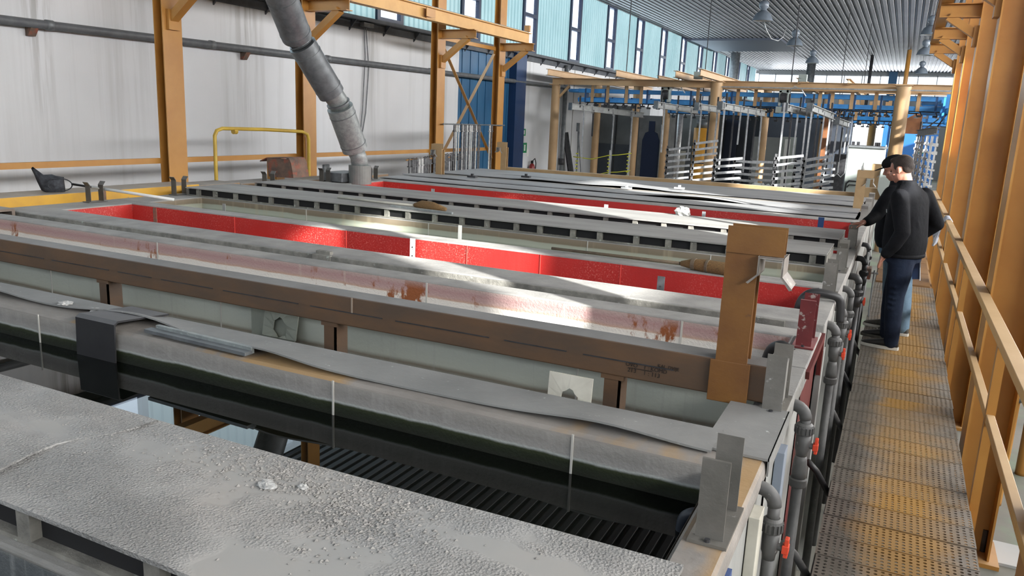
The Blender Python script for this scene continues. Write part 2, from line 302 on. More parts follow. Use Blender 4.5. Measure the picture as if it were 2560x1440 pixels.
# ------------------------------------------------------------------ mesh helpers
ABS = {}
class MB:
    def __init__(s): s.v = []; s.f = []
    def add(s, vs, fs):
        n = len(s.v); s.v += [tuple(v) for v in vs]; s.f += [tuple(i+n for i in f) for f in fs]; return s
    def box(s, x0, x1, y0, y1, z0, z1):
        vs = [(x, y, z) for x in (x0, x1) for y in (y0, y1) for z in (z0, z1)]
        return s.add(vs, [(0, 1, 3, 2), (4, 6, 7, 5), (0, 4, 5, 1), (2, 3, 7, 6), (0, 2, 6, 4), (1, 5, 7, 3)])
    def bar(s, p, q, w, h, up=(0, 0, 1), ox=0, oy=0):
        """rectangular bar from p to q: w across, h along up; ox, oy shift it in its own section"""
        p = Vector(p); q = Vector(q); d = (q-p).normalized(); up = Vector(up)
        a = d.cross(up)
        if a.length < 1e-4: a = d.cross(Vector((0, 1, 0)))
        a.normalize(); b = a.cross(d).normalized()
        vs = []
        for c in (p, q):
            for i, j in ((-1, -1), (1, -1), (1, 1), (-1, 1)):
                vs.append(c+a*(i*w/2+ox)+b*(j*h/2+oy))
        return s.add(vs, [(3, 2, 1, 0), (4, 5, 6, 7), (0, 1, 5, 4), (1, 2, 6, 5), (2, 3, 7, 6), (3, 0, 4, 7)])
    def ibeam(s, p, q, w, h, t=.014, up=(0, 0, 1)):
        s.bar(p, q, w, t, up, 0, h/2-t/2); s.bar(p, q, w, t, up, 0, -h/2+t/2); return s.bar(p, q, t, h-2*t, up)
    def tube(s, pts, r, n=12, cap=True):
        pts = [Vector(p) for p in pts]; rs = r if isinstance(r, (list, tuple)) else [r]*len(pts)
        base = len(s.v); a = None
        for i, p in enumerate(pts):
            d = ((pts[min(i+1, len(pts)-1)]-pts[i]).normalized()+(pts[i]-pts[max(i-1, 0)]).normalized())
            if d.length < 1e-6: d = pts[min(i+1, len(pts)-1)]-pts[i-1]
            d.normalize()
            if a is None:
                a = d.cross(Vector((0, 0, 1)))
                if a.length < .05: a = d.cross(Vector((0, 1, 0)))
            a = (a-d*a.dot(d)).normalized(); b = d.cross(a)
            for k in range(n):
                t = 2*math.pi*k/n; s.v.append(tuple(p+a*(rs[i]*math.cos(t))+b*(rs[i]*math.sin(t))))
        for i in range(len(pts)-1):
            for k in range(n):
                k2 = (k+1) % n; s.f.append((base+i*n+k, base+i*n+k2, base+(i+1)*n+k2, base+(i+1)*n+k))
        if cap:
            s.f.append(tuple(base+k for k in reversed(range(n)))); s.f.append(tuple(base+(len(pts)-1)*n+k for k in range(n)))
        return s
    def prism(s, poly, axis, a, b):
        """poly of 2-D points in the plane square to axis (x: y,z / y: x,z / z: x,y), from a to b"""
        f = {'x': lambda p, t: (t, p[0], p[1]), 'y': lambda p, t: (p[0], t, p[1]), 'z': lambda p, t: (p[0], p[1], t)}[axis]
        n = len(poly); vs = [f(p, a) for p in poly]+[f(p, b) for p in poly]
        return s.add(vs, [tuple(reversed(range(n))), tuple(range(n, 2*n))]+[(i, (i+1) % n, n+(i+1) % n, n+i) for i in range(n)])
    def lathe(s, prof, c, n=24):
        """prof of (radius, z) turned about the vertical through c"""
        base = len(s.v)
        for r, z in prof:
            for k in range(n):
                t = 2*math.pi*k/n; s.v.append((c[0]+r*math.cos(t), c[1]+r*math.sin(t), c[2]+z))
        for i in range(len(prof)-1):
            for k in range(n):
                k2 = (k+1) % n; s.f.append((base+i*n+k, base+i*n+k2, base+(i+1)*n+k2, base+(i+1)*n+k))
        return s
    def ball(s, c, r, n=14, m=9, rot=None):
        r = r if isinstance(r, (tuple, list)) else (r, r, r); base = len(s.v); c = Vector(c)
        for i in range(m+1):
            ph = math.pi*i/m
            for k in range(n):
                t = 2*math.pi*k/n
                v = Vector((r[0]*math.sin(ph)*math.cos(t), r[1]*math.sin(ph)*math.sin(t), r[2]*math.cos(ph)))
                if rot: v = rot @ v
                s.v.append(tuple(c+v))
        for i in range(m):
            for k in range(n):
                k2 = (k+1) % n; s.f.append((base+i*n+k, base+(i+1)*n+k, base+(i+1)*n+k2, base+i*n+k2))
        return s
    def grid(s, fn, nu, nv):
        base = len(s.v)
        for i in range(nu+1):
            for j in range(nv+1): s.v.append(tuple(fn(i/nu, j/nv)))
        for i in range(nu):
            for j in range(nv):
                a = base+i*(nv+1)+j; s.f.append((a, a+nv+1, a+nv+2, a+1))
        return s
    def build(s, name, material, parent=None, smooth=False, bevel=0, org=None, mods=()):
        if parent is not None: o0 = ABS[parent.name]
        elif org is not None: o0 = Vector(org)
        else:
            xs, ys, zs = zip(*s.v); o0 = Vector(((min(xs)+max(xs))/2, (min(ys)+max(ys))/2, min(zs)))
        me = bpy.data.meshes.new(name)
        me.from_pydata([(x-o0.x, y-o0.y, z-o0.z) for x, y, z in s.v], [], s.f); me.validate()
        me.materials.append(material)
        if smooth: me.polygons.foreach_set('use_smooth', [True]*len(me.polygons))
        o = bpy.data.objects.new(name, me); col.objects.link(o)
        if parent is not None: o.parent = parent
        else: o.location = o0
        ABS[o.name] = o0
        if bevel:
            b = o.modifiers.new('bevel', 'BEVEL'); b.width = bevel; b.segments = 2; b.limit_method = 'ANGLE'; b.angle_limit = R(40)
        for t, kw in mods:
            md = o.modifiers.new(t.lower(), t)
            for k, v in kw.items(): setattr(md, k, v)
        return o
def tag(o, label=None, cat=None, group=None, kind=None):
    if label: o['label'] = label
    if cat: o['category'] = cat
    if group: o['group'] = group
    if kind: o['kind'] = kind
    return o
def thing(name, loc, label, cat, group=None):
    o = bpy.data.objects.new(name, None); col.objects.link(o); o.location = loc; ABS[o.name] = Vector(loc); o.empty_display_size = .1
    return tag(o, label, cat, group)
def struct(mb, name, m, **k): return tag(mb.build(name, m, **k), kind='structure')
KIDS = {}
def copy_tree(o, parent=None):
    c = o.copy(); col.objects.link(c)
    if parent is not None: c.parent = parent
    ABS[c.name] = ABS[o.name].copy()
    for ch in list(o.children): copy_tree(ch, c)
    return c
ORD = 'first second third fourth fifth sixth seventh eighth ninth tenth eleventh twelfth thirteenth fourteenth fifteenth sixteenth seventeenth eighteenth nineteenth twentieth'.split()
ORD += ['twenty-'+x for x in ORD[:9]]+['thirtieth']+['thirty-'+x for x in ORD[:9]]+['fortieth']+['forty-'+x for x in ORD[:9]]

# ------------------------------------------------------------------ the hall
XL, XR, YB, YF, ZF, ZS, ZC = -10.0, 7.3, -8.0, 60.0, -1.0, 3.68, 5.9
struct(MB().box(XL-.3, XR+.3, YB-.3, YF+.3, ZF-.2, ZF), 'floor', floor_m)
DY0, DY1 = 17.33, 20.85
wl = MB().box(XL-.22, XL, YB, DY0, ZF, ZS); wl.box(XL-.22, XL, DY1, YF, ZF, ZS); wl.box(XL-.22, XL, YB, YF, ZC, ZC+.3)
struct(wl, 'wall_left', wall_m)
wr = MB().box(XR, XR+.22, YB, YF, ZF, 3.62).box(XR, XR+.22, YB, YF, ZC, ZC+.3)
struct(wr, 'wall_right', plain_wall)
struct(MB().box(XL-.22, XR+.22, YF, YF+.22, ZF, 4.35).box(XL-.22, XR+.22, YF, YF+.22, 5.7, ZC+.3), 'wall_far', plain_wall)
struct(MB().box(XL-.22, XR+.22, YB-.22, YB, ZF, 4.3).box(XL-.22, XR+.22, YB-.22, YB, 5.6, ZC+.3), 'wall_back', plain_wall)
# panel joints of the left wall
jm = mat('wall_joint', (.34, .34, .33), rough=.8)
for n, y in enumerate((24.9, 28.3, 31.8)):
    struct(MB().box(XL, XL+.012, y-.02, y+.02, ZF, ZS), 'trim_joint_%d' % (n+1), jm)
# blue sliding door in the left wall, with its darker post
d = MB().box(XL-.18, XL-.06, DY0, DY1, ZF, ZS)
for k in range(7): d.box(XL-.06, XL-.045, DY0+.25+k*.42, DY0+.28+k*.42, ZF, ZS)
struct(d, 'door_1', bluewall)
struct(MB().box(XL-.06, XL+.16, DY1-.62, DY1+.02, ZF, ZS), 'trim_door_post', mat('dark_blue_post', (.012, .04, .12), (.008, .03, .09), 1.5, rough=.45))
# steel ledge under the windows with its small brackets
lg = MB().box(XL, XL+.22, YB, YF, ZS-.02, ZS+.05).box(XL, XL+.05, YB, YF, ZS-.16, ZS-.02)
for k in range(60):
    y = YB+.5+k*1.14; lg.prism([(XL, ZS-.22), (XL+.18, ZS-.02), (XL, ZS-.02)], 'y', y, y+.03)
struct(lg, 'trim_window_ledge', mat('dark_ledge_steel', (.075, .085, .10), (.05, .055, .065), 5, rough=.6, dust=(.2, .2, .2), dustamt=.5))
# ribbed sheet ceiling: trapezoid ribs running the length of the hall
cm = MB(); x = XL
prof = []
while x < XR:
    prof += [(x, ZC), (x+.10, ZC), (x+.125, ZC+.055), (x+.175, ZC+.055)]; x += .20
prof.append((x, ZC))
SEG = [YB, 6, 13, 20, 27, 34, 41, 48, 54, YF]
for a, b in zip(SEG, SEG[1:]):
    n = len(cm.v); cm.v += [(px, a, pz) for px, pz in prof]+[(px, b-.012, pz) for px, pz in prof]
    L = len(prof); cm.f += [(n+i, n+i+1, n+L+i+1, n+L+i) for i in range(L-1)]
cm.box(XL-.22, XR+.22, YB-.2, YF+.2, ZC+.07, ZC+.12)
struct(cm, 'ceiling', ceil_m)
struct(MB().box(XL, -5.6, 38.5, 44.0, 5.80, 5.9), 'ceiling_shade_panel', mat('ceiling_shade_tone', (.05, .06, .085), rough=.6))  # flat dark panel standing in for a soft shade band on the ceiling

# window modules of the left wall: ribbed sheet + narrow clear pane in two lights
PER, PW, Y0 = 3.42, .72, 20.78
def window_module(n, y, X, inward, z0=ZS+.05, z1=ZC):
    """y: start of the clear pane; ribbed sheet follows it up to the next module"""
    s = inward; fx0, fx1 = sorted((X, X+s*.10))
    f = MB()
    f.box(fx0, fx1, y-.11, y, z0, z1).box(fx0, fx1, y+PW, y+PW+.11, z0, z1)
    f.box(fx0, fx1, y, y+PW, z0, z0+.09).box(fx0, fx1, y, y+PW, 4.70, 4.80).box(fx0, fx1, y, y+PW, z1-.06, z1)
    fr = struct(f, 'window_%d' % n, navy)
    MB().box(X+s*.03, X+s*.036, y+.005, y+PW-.005, z0+.09, 4.70).box(X+s*.03, X+s*.036, y+.005, y+PW-.005, 4.80, z1-.06).build('pane', glass_m, fr)
    ya, yb = y+PW+.11, y+PER-.11; m2 = MB(); pr_ = []; yy = ya; k = 0
    st = (yb-ya)/13
    while k < 13:
        pr_ += [(X+s*.02, yy), (X+s*.02, yy+st*.52), (X+s*.055, yy+st*.62), (X+s*.055, yy+st*.9)]; yy += st; k += 1
    pr_.append((X+s*.02, yb))
    L = len(pr_); m2.v = [(a, b, z0) for a, b in pr_]+[(a, b, z1) for a, b in pr_]
    m2.f = [(i, i+1, L+i+1, L+i) for i in range(L-1)]
    m2.build('ribbed_sheet', sheet_m, fr)
k = -6; n = 1
while Y0+k*PER < YF-3:
    window_module(n, Y0+k*PER, XL, 1); k += 1; n += 1
# far window strip
f = MB()
for i in range(16): f.box(XL+i*1.13, XL+i*1.13+.05, YF-.02, YF+.1, 4.35, 5.7)
f.box(XL, XR, YF-.02, YF+.1, 4.35, 4.42).box(XL, XR, YF-.02, YF+.1, 5.62, 5.7)
fr = struct(f, 'window_%d' % n, pale_steel); MB().box(XL, XR, YF+.02, YF+.03, 4.42, 5.62).build('pane', brightpane, fr); n += 1
# unseen right wall: clear panes and blocking sheets laid out to shape sun patches
RY0, RW = -.35, 1.35
opq = mat('ribbed_wall_sheet', (.30, .42, .45), (.25, .36, .40), 1.2, rough=.6)
sun_block = MB().box(XR+.04, XR+.07, YB, RY0-.1, 3.62, ZC)  # unseen opaque sheet, added to keep sun off the foreground plate
struct(sun_block, 'window_%d' % n, opq); n += 1
k = 0
while RY0+k*PER < YF-3:
    y = RY0+k*PER; f = MB()
    for a, b, c_, d_ in ((y-.1, y, 3.62, ZC), (y+RW, y+RW+.1, 3.62, ZC), (y, y+RW, 4.28, 4.34)): f.box(XR, XR+.12, a, b, c_, d_)
    fr = struct(f, 'window_%d' % n, navy)
    MB().box(XR+.05, XR+.056, y, y+RW, 4.34, ZC).build('pane', glass_m, fr); MB().box(XR+.04, XR+.07, y, y+RW, 3.62, 4.28).build('lower_sheet', opq, fr)
    MB().box(XR+.04, XR+.07, y+RW+.1, y+PER-.1, 3.62, ZC).build('ribbed_sheet', opq, fr)
    k += 1; n += 1
fr = struct(MB().box(XL, XR, YB-.1, YB, 4.3, 4.4).box(XL, XR, YB-.1, YB, 5.5, 5.6).box(-1.4, -1.3, YB-.1, YB, 4.4, 5.5), 'window_%d' % n, navy)
MB().box(XL, XR, YB-.06, YB-.054, 4.4, 5.5).build('pane', glass_m, fr); n += 1

# pipe along the left wall with two rusty brackets
t = thing('wall_pipe', (XL+.1, 10, 2.87), 'long grey pipe running along the white wall below the windows', 'pipe')
pts = [(XL+.11, y, 2.79+.0058*y) for y in (-6, 2, 8, 14, 20, 24.2)]
MB().tube(pts, .055, 14).build('pipe_run', mat('grey_wall_pipe', (.12, .13, .14), (.085, .09, .10), 6, rough=.55, dust=(.2, .2, .2), dustamt=.5), t, smooth=True)
for y in (6.75, 9.4, 12.2, 15.8): MB().tube([(XL+.11, y, 2.79+.0058*y), (XL+.11, y+.09, 2.79+.0058*y)], .066, 14).build('coupling', steel_dark, t, smooth=True)
for y in (6.55, 10.15): MB().prism([(XL, 2.80), (XL+.14, 2.80), (XL+.05, 2.68), (XL, 2.68)], 'y', y, y+.10).build('bracket', rust, t)
# conduit hanging from the ledge down the wall
t = thing('wall_conduit', (XL+.03, 13.6, 1.0), 'thin twin cables hanging down the white wall to a small box', 'cable')
MB().tube([(XL+.05, 13.45, 3.62), (XL+.04, 13.5, 3.0), (XL+.04, 13.42, 2.0), (XL+.04, 13.3, 1.25)], .012, 8).build('cable_run', steel_dark, t)
MB().tube([(XL+.05, 13.5, 3.62), (XL+.04, 13.62, 2.8), (XL+.04, 13.52, 1.9), (XL+.04, 13.34, 1.25)], .012, 8).build('cable_run', steel_dark, t)
MB().box(XL, XL+.1, 13.25, 13.42, 1.08, 1.26).build('junction_box', steel_dark, t, bevel=.006)
MB().box(XL, XL+.16, 13.3, 13.62, 3.56, 3.64).build('cable_bracket', steel_dark, t)
# old loose mark: small wall socket low on the wall
tag(MB().box(XL, XL+.05, 12.2, 12.36, .72, .9).build('wall_socket', steel_dark, bevel=.01), 'small dark socket low on the white wall right of the steel duct', 'socket')

# exit signs, extinguisher and things on the left wall
def sign(name, X, y0, y1, z0, z1, label, arrow=True):
    t = thing(name, (X, y0, z0), label, 'sign')
    MB().box(X, X+.012, y0, y1, z0, z1).build('board', green_sign, t)
    w_, h_ = y1-y0, z1-z0; g = MB(); a = X+.014
    g.box(X+.012, a, y0+w_*.62, y0+w_*.80, z0+h_*.2, z0+h_*.8)
    g.build('door_symbol', white_p, t)
    g = MB().box(X+.012, a, y0+w_*.30, y0+w_*.38, z0+h_*.30, z0+h_*.62).box(X+.012, a, y0+w_*.22, y0+w_*.48, z0+h_*.52, z0+h_*.58)
    g.box(X+.012, a, y0+w_*.22, y0+w_*.31, z0+h_*.18, z0+h_*.34).box(X+.012, a, y0+w_*.36, y0+w_*.5, z0+h_*.24, z0+h_*.31)
    g.box(X+.012, a, y0+w_*.32, y0+w_*.40, z0+h_*.66, z0+h_*.78)
    g.build('running_figure', white_p, t); return t
sign('exit_sign', XL+.005, 20.95, 21.30, 1.42, 1.62, 'small green exit sign, the upper of two beside the blue door')
sign('exit_sign', XL+.005, 20.92, 21.42, .93, 1.22, 'larger green exit sign, the lower of two beside the blue door')
t = thing('fire_extinguisher', (XL+.12, 21.6, .05), 'red fire extinguisher on the white wall right of the exit signs', 'fire extinguisher')
MB().lathe([(.0, .08), (.085, .08), (.09, .12), (.09, .50), (.07, .58), (.03, .62), (.0, .63)], (XL+.13, 21.6, 0), 16).build('cylinder', redp, t, smooth=True)
MB().box(XL+.10, XL+.16, 21.57, 21.63, .62, .70).build('valve', black, t)
MB().tube([(XL+.13, 21.6, .68), (XL+.16, 21.72, .76), (XL+.18, 21.76, .62), (XL+.18, 21.74, .42)], .014, 8).build('hose', black, t)
MB().box(XL, XL+.05, 21.56, 21.64, .30, .50).build('bracket', steel_dark, t)
tag(MB().box(XL, XL+.01, 21.42, 21.58, .82, 1.02).build('wall_notice', white_p), 'small white notice above the fire extinguisher', 'notice')
t = thing('steel_channel', (XL+.3, 24.4, ZF), 'dark steel profile leaning against the far white wall', 'metal profile')
MB().bar((XL+.35, 24.75, ZF), (XL+.06, 24.15, 1.5), .22, .05, (1, 0, 0)).build('channel_web', dark_steel, t)
MB().bar((XL+.35, 24.75, ZF), (XL+.06, 24.15, 1.5), .02, .10, (1, 0, 0), .11, .04).build('channel_flange', steel_dark, t)
t = thing('downpipe', (XL+.12, 24.0, ZF), 'dark vertical drainpipe on the far white wall', 'pipe')
MB().tube([(XL+.12, 23.9, 3.6), (XL+.12, 23.9, 1.0), (XL+.12, 23.9, ZF)], .07, 12).build('pipe_run', steel_dark, t, smooth=True)
MB().tube([(XL+.12, 23.9, .5), (XL+.12, 23.9, .7)], .09, 12).build('coupling', dark_steel, t, smooth=True)

# ------------------------------------------------------------------ crane columns and runways
def crane_column(xf, s, y, label, group, bracket=True, top=ZC, dp=.16, al=.78):
    """xf: face turned to the baths, s: direction away from them"""
    t = thing('crane_column', (xf+s*.17, y+.15, ZF), label, 'column', group)
    m_ = MB()
    for x_ in (xf, xf+s*(dp-.014)):
        a, b = sorted((x_, x_+s*.014)); m_.box(a, b, y, y+.30, ZF, top)
    a, b = sorted((xf+s*.014, xf+s*(dp-.014))); m_.box(a, b, y+.144, y+.156, ZF, top)
    m_.build('shaft', orange, t)
    MB().box(min(xf-.06*s, xf+s*(dp+.06)), max(xf-.06*s, xf+s*(dp+.06)), y-.05, y+.35, ZF, ZF+.03).build('base_plate', orange, t)
    if bracket:
        b_ = MB().ibeam((xf, y+.15, 3.50), (xf-s*al, y+.15, 3.50), .16, .17, .012); b_.build('bracket_arm', orange, t)
        b_ = MB(); b_.bar((xf, y+.15, 3.5-al*.67), (xf-s*al*.77, y+.15, 3.43), .12, .10); b_.build('brace', orange, t)
        MB().box(min(xf, xf-s*.05), max(xf, xf-s*.05), y+.06, y+.24, 3.37-al*.67, 3.62-al*.67).build('gusset', orange, t)
    return t
CX_L = -8.6
for y, l in ((4.72, 'orange steel column at the left edge of the picture'), (7.42, 'orange crane column left of the yellow loop rail, a grey net to its left'),
             (10.05, 'orange crane column partly hidden behind the steel exhaust duct'), (14.05, 'orange crane column left of the blue door, left foot of the cross brace'),
             (16.75, 'orange crane column in front of the blue door, right foot of the cross brace')):
    crane_column(CX_L, -1, y, l, 'crane columns along the white wall')
XCR = .64
for y, l in ((3.3, 'nearest orange crane column by the walkway, at the right picture edge'), (6.05, 'second orange crane column along the walkway railing, counting from the camera'),
             (8.95, 'third orange crane column along the walkway railing, just past the orange loop pipes'), (11.8, 'fourth orange crane column along the walkway, behind the white cloth'),
             (14.4, 'fifth orange crane column along the walkway, bracket under the ceiling edge'), (16.9, 'last orange crane column of the walkway row')):
    crane_column(XCR, 1, y, l, 'crane columns along the walkway', dp=.27, al=.46)
for xr, l in ((-8.02, 'long yellow crane rail beam carried by brackets over the white wall side'), (.24, 'crane rail beam over the walkway, seen from below at the top right')):
    t = thing('crane_runway', (xr, 9, 3.585), l, 'crane beam')
    MB().ibeam((xr, 1, 3.70), (xr, 17.05, 3.70), .15, .23, .016).build('rail_beam', ochre if xr < -1 else orange, t)
    MB().box(xr-.02, xr+.02, 1, 17.0, 3.815, 3.84).build('rail_head', steel_dark, t)
    MB().box(xr-.06, xr+.06, 16.92, 17.0, 3.84, 3.98).build('end_stop', orange, t)
    MB().box(xr-.09, xr+.09, 12.55, 12.85, 3.60, 3.615).box(xr+.078, xr+.09, 12.55, 12.85, 3.63, 3.78).build('splice_plate', orange, t)
# cross brace between the two far columns
t = thing('cross_brace', (-8.77, 15.5, .6), 'orange crossed steel brace between two columns in front of the blue door', 'brace')
MB().bar((-8.70, 14.38, 3.33), (-8.70, 16.72, .97), .07, .012).build('diagonal', orange, t)
MB().bar((-8.73, 14.38, .97), (-8.73, 16.72, 3.33), .07, .012).build('diagonal', orange, t)
MB().bar((-8.72, 14.36, 3.45), (-8.72, 16.74, 3.45), .05, .08).build('top_strut', orange, t)
# guard rail between the columns
for a, b, l in ((1.5, 4.72, 'orange guard rail left of the leftmost column, mostly outside the picture'), (5.02, 7.42, 'orange guard rail above the grey net'), (7.72, 10.05, 'orange guard rail crossing the yellow loop rail'),
                (10.35, 14.05, 'orange guard rail right of the steel duct'), (14.35, 16.75, 'orange guard rail behind the white hanging hooks')):
    tag(MB().box(-8.80, -8.74, a, b, 1.155, 1.225).build('guard_rail', orange), l, 'railing', 'guard rails between the wall columns')
t = thing('loop_rail', (-8.66, 8.2, .3), 'yellow tube handrail bent into a loop beside the wall', 'handrail')
MB().tube([(-8.55, 8.16, .3), (-8.55, 8.16, 1.0), (-8.55, 8.16, 1.52), (-8.55, 8.20, 1.59), (-8.55, 8.30, 1.62), (-8.55, 9.1, 1.61), (-8.55, 9.95, 1.58), (-8.55, 10.07, 1.54), (-8.55, 10.1, 1.46), (-8.55, 10.1, .9), (-8.55, 10.1, .3)], .026, 12).build('tube_loop', yelltube, t, smooth=True)
MB().tube([(-8.55, 8.5, 1.58), (-8.55, 8.56, 1.58)], .04, 10).build('clamp', yelltube, t)
# yellow channel running beside the left ends of the baths
t = thing('yellow_channel', (-8.25, 4.6, -.2), 'yellow steel trough with a dusty top behind the left ends of the baths', 'beam')
MB().box(-8.5, -8.03, -2, 7.38, -.2, .94).build('channel_body', yellow, t, bevel=.01)
MB().box(-8.035, -8.015, 6.0, 6.03, .2, .94).box(-8.035, -8.015, 7.1, 7.13, .2, .94).build('seam', rust, t)
t = thing('brown_channel', (-8.25, 9.2, -.2), 'dusty brown steel trough behind the loop rail at the bath ends', 'beam')
MB().box(-8.5, -8.05, 7.4, 8.1, -.2, .92).box(-8.5, -8.05, 8.12, 9.4, -.2, .90).box(-8.5, -8.05, 9.42, 11.6, -.2, .88).build('channel_body', mat('brown_trough', (.26, .17, .09), (.19, .13, .09), 3, rough=.6, dust=DUST, dustamt=.85), t, bevel=.01)
t = thing('ledge_box', (-8.0, 4.2, .3), 'open brown steel box end beside the yellow trough at the left edge', 'box')
bx_ = MB().box(-8.0, -7.95, 3.85, 4.74, .60, .86).box(-8.0, -7.62, 3.85, 4.74, .86, .885).box(-8.0, -7.62, 4.71, 4.74, .60, .86).box(-8.0, -7.62, 3.85, 4.74, .57, .60)
bx_.build('box_shell', mat('box_brown', (.22, .17, .13), (.15, .12, .10), 5, rough=.7, dust=DUST, dustamt=.8), t)

# ------------------------------------------------------------------ the baths
TX0, TX1, IX0, IX1, ZR = -7.95, -.28, -7.5, -.42, .85
def tank(name, label, ya, yb, ia, ib, wallm, rimm, sidem, depth=-.3, rounded=0, ix1=IX1, ix0=IX0, TX0=-7.95):
    """ya..yb outside, ia..ib the opening"""
    t = thing(name, (TX1, ya, ZF), label, 'tank')
    r = MB()   # rim: a closed frame with real thickness
    o_ = [(TX0, ya), (TX1, ya), (TX1, yb), (TX0, yb)]; i_ = [(ix0, ia), (ix1, ia), (ix1, ib), (ix0, ib)]
    for z in (ZR, ZR-.09): r.v += [(x_, y_, z) for x_, y_ in o_]+[(x_, y_, z) for x_, y_ in i_]
    for k in range(4):
        k2 = (k+1) % 4
        r.f += [(k, k2, 4+k2, 4+k), (8+k2, 8+k, 12+k, 12+k2), (k2, k, 8+k, 8+k2), (4+k, 4+k2, 12+k2, 12+k)]
    r.build('rim', rimm, t, bevel=rounded or .008)
    s_ = MB()
    for (xa, xb, y1, y2) in ((TX0+.03, TX1-.015, ya+.01, ya+.03), (TX0+.03, TX1-.015, yb-.03, yb-.01), (TX0+.01, TX0+.03, ya+.01, yb-.01), (TX1-.035, TX1-.015, ya+.01, yb-.01)):
        s_.box(xa, xb, y1, y2, ZF, ZR-.09)
    s_.build('shell', sidem, t)
    l_ = MB(); e = .012
    zt = ZR-.012
    for (xa, xb, y1, y2) in ((ix0-e, ix1+e, ia-e, ia), (ix0-e, ix1+e, ib, ib+e), (ix0-e, ix0, ia, ib), (ix1, ix1+e, ia, ib)):
        l_.box(xa, xb, y1, y2, depth, zt)
    l_.box(ix0-e, ix1+e, ia-e, ib+e, depth-.02, depth)
    # the liner's inner skin stands a hair inside the rim
    l_ = MB()
    q = .002
    a0, a1, b0, b1 = ix0+q, ix1-q, ia+q, ib-q
    l_.add([(a0, b0, depth), (a1, b0, depth), (a1, b1, depth), (a0, b1, depth), (a0, b0, zt), (a1, b0, zt), (a1, b1, zt), (a0, b1, zt)],
           [(0, 1, 2, 3), (0, 4, 5, 1), (1, 5, 6, 2), (2, 6, 7, 3), (3, 7, 4, 0)])
    l_.build('liner', wallm, t)
    return t
def seam(t, x, y, z0, z1, m, w=.008): MB().box(x-w/2, x+w/2, y-.005, y, z0, z1).build('weld_seam', m, t)
seam_p = mat('pale_weld', (.5, .49, .45), rough=.6); seam_r = mat('red_weld', (.75, .10, .08), rough=.4)
T0 = tank('rinse_tank', 'nearest empty bath at the bottom left, crusted grey wall under the gritty plate', .28, 1.66, .36, 1.07, t0_wall, grey_rim, side_pale)
T1 = tank('rinse_tank', 'nearest bath filled with dark water, worn orange paint on its rim', 1.665, 2.775, 1.73, 2.50, t1_wall, t1_rim, side_pale, rounded=.035)
for x_ in (-2.0, -3.9, -.93, -5.6): seam(T1, x_, 2.498, .45, .85, seam_p)
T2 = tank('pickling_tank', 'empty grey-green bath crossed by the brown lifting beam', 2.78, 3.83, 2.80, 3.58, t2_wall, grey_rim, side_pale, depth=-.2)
for x_ in (-3.75, -1.33, -5.4): seam(T2, x_, 3.578, .2, .85, seam_p)
T3 = tank('acid_tank', 'bath with a white and pink rust-stained lining beyond the brown lifting beam', 3.835, 4.60, 3.88, 4.42, t3_wall, light_rim, maroon, ix0=-7.47, TX0=-7.6)
for x_ in (-5.3, -2.75, -1.02): seam(T3, x_, 4.418, .3, .84, seam_p, .012)
T4 = tank('red_tank', 'large bath lined with red vinyl in the middle of the row', 4.79, 6.08, 5.14, 5.95, redliner, light_rim, side_pale)
for x_ in (-6.0, -4.6, -3.3, -2.6, -1.9): seam(T4, x_, 5.948, .2, .84, seam_r, .006)
T5 = tank('green_tank', 'bath of pale green liquid in front of the slotted lids', 6.085, 7.68, 6.16, 6.92, t5_wall, light_rim, side_pale)
for x_ in (-5.9, -4.3, -2.55, -1.4): seam(T5, x_, 6.918, .5, .84, seam_p)
T6 = tank('red_tank', 'narrow red-lined bath between the two slotted lids', 7.685, 8.86, 7.74, 8.02, redliner, light_rim, side_pale)
T7 = tank('red_tank', 'far red-lined bath with a creased lining beyond the slotted lids', 8.865, 10.95, 9.0, 10.66, redliner, light_rim, side_pale)
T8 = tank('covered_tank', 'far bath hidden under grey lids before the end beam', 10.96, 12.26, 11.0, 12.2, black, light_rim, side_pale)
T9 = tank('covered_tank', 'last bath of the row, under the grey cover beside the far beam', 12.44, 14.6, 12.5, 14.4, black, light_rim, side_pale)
# outer strip of dirty face between the white bath and the red bath
tag(MB().box(TX0, -.5, 4.772, 4.792, .775, .842).build('edge_strip', frame_dirty, bevel=.003), 'dirty grey edging strip along the near side of the middle red bath', 'edging')
# liquids
tag(MB().box(IX0+.004, IX1-.004, 1.734, 2.496, .60, .70).build('dark_water', water_dark), 'still dark water mirroring the windows in the nearest bath', 'water', kind='stuff')
tag(MB().box(IX0+.004, IX1-.004, 6.164, 6.916, .55, .715).build('green_liquid', water_pale), 'pale green liquid in the bath before the slotted lids', 'liquid', kind='stuff')
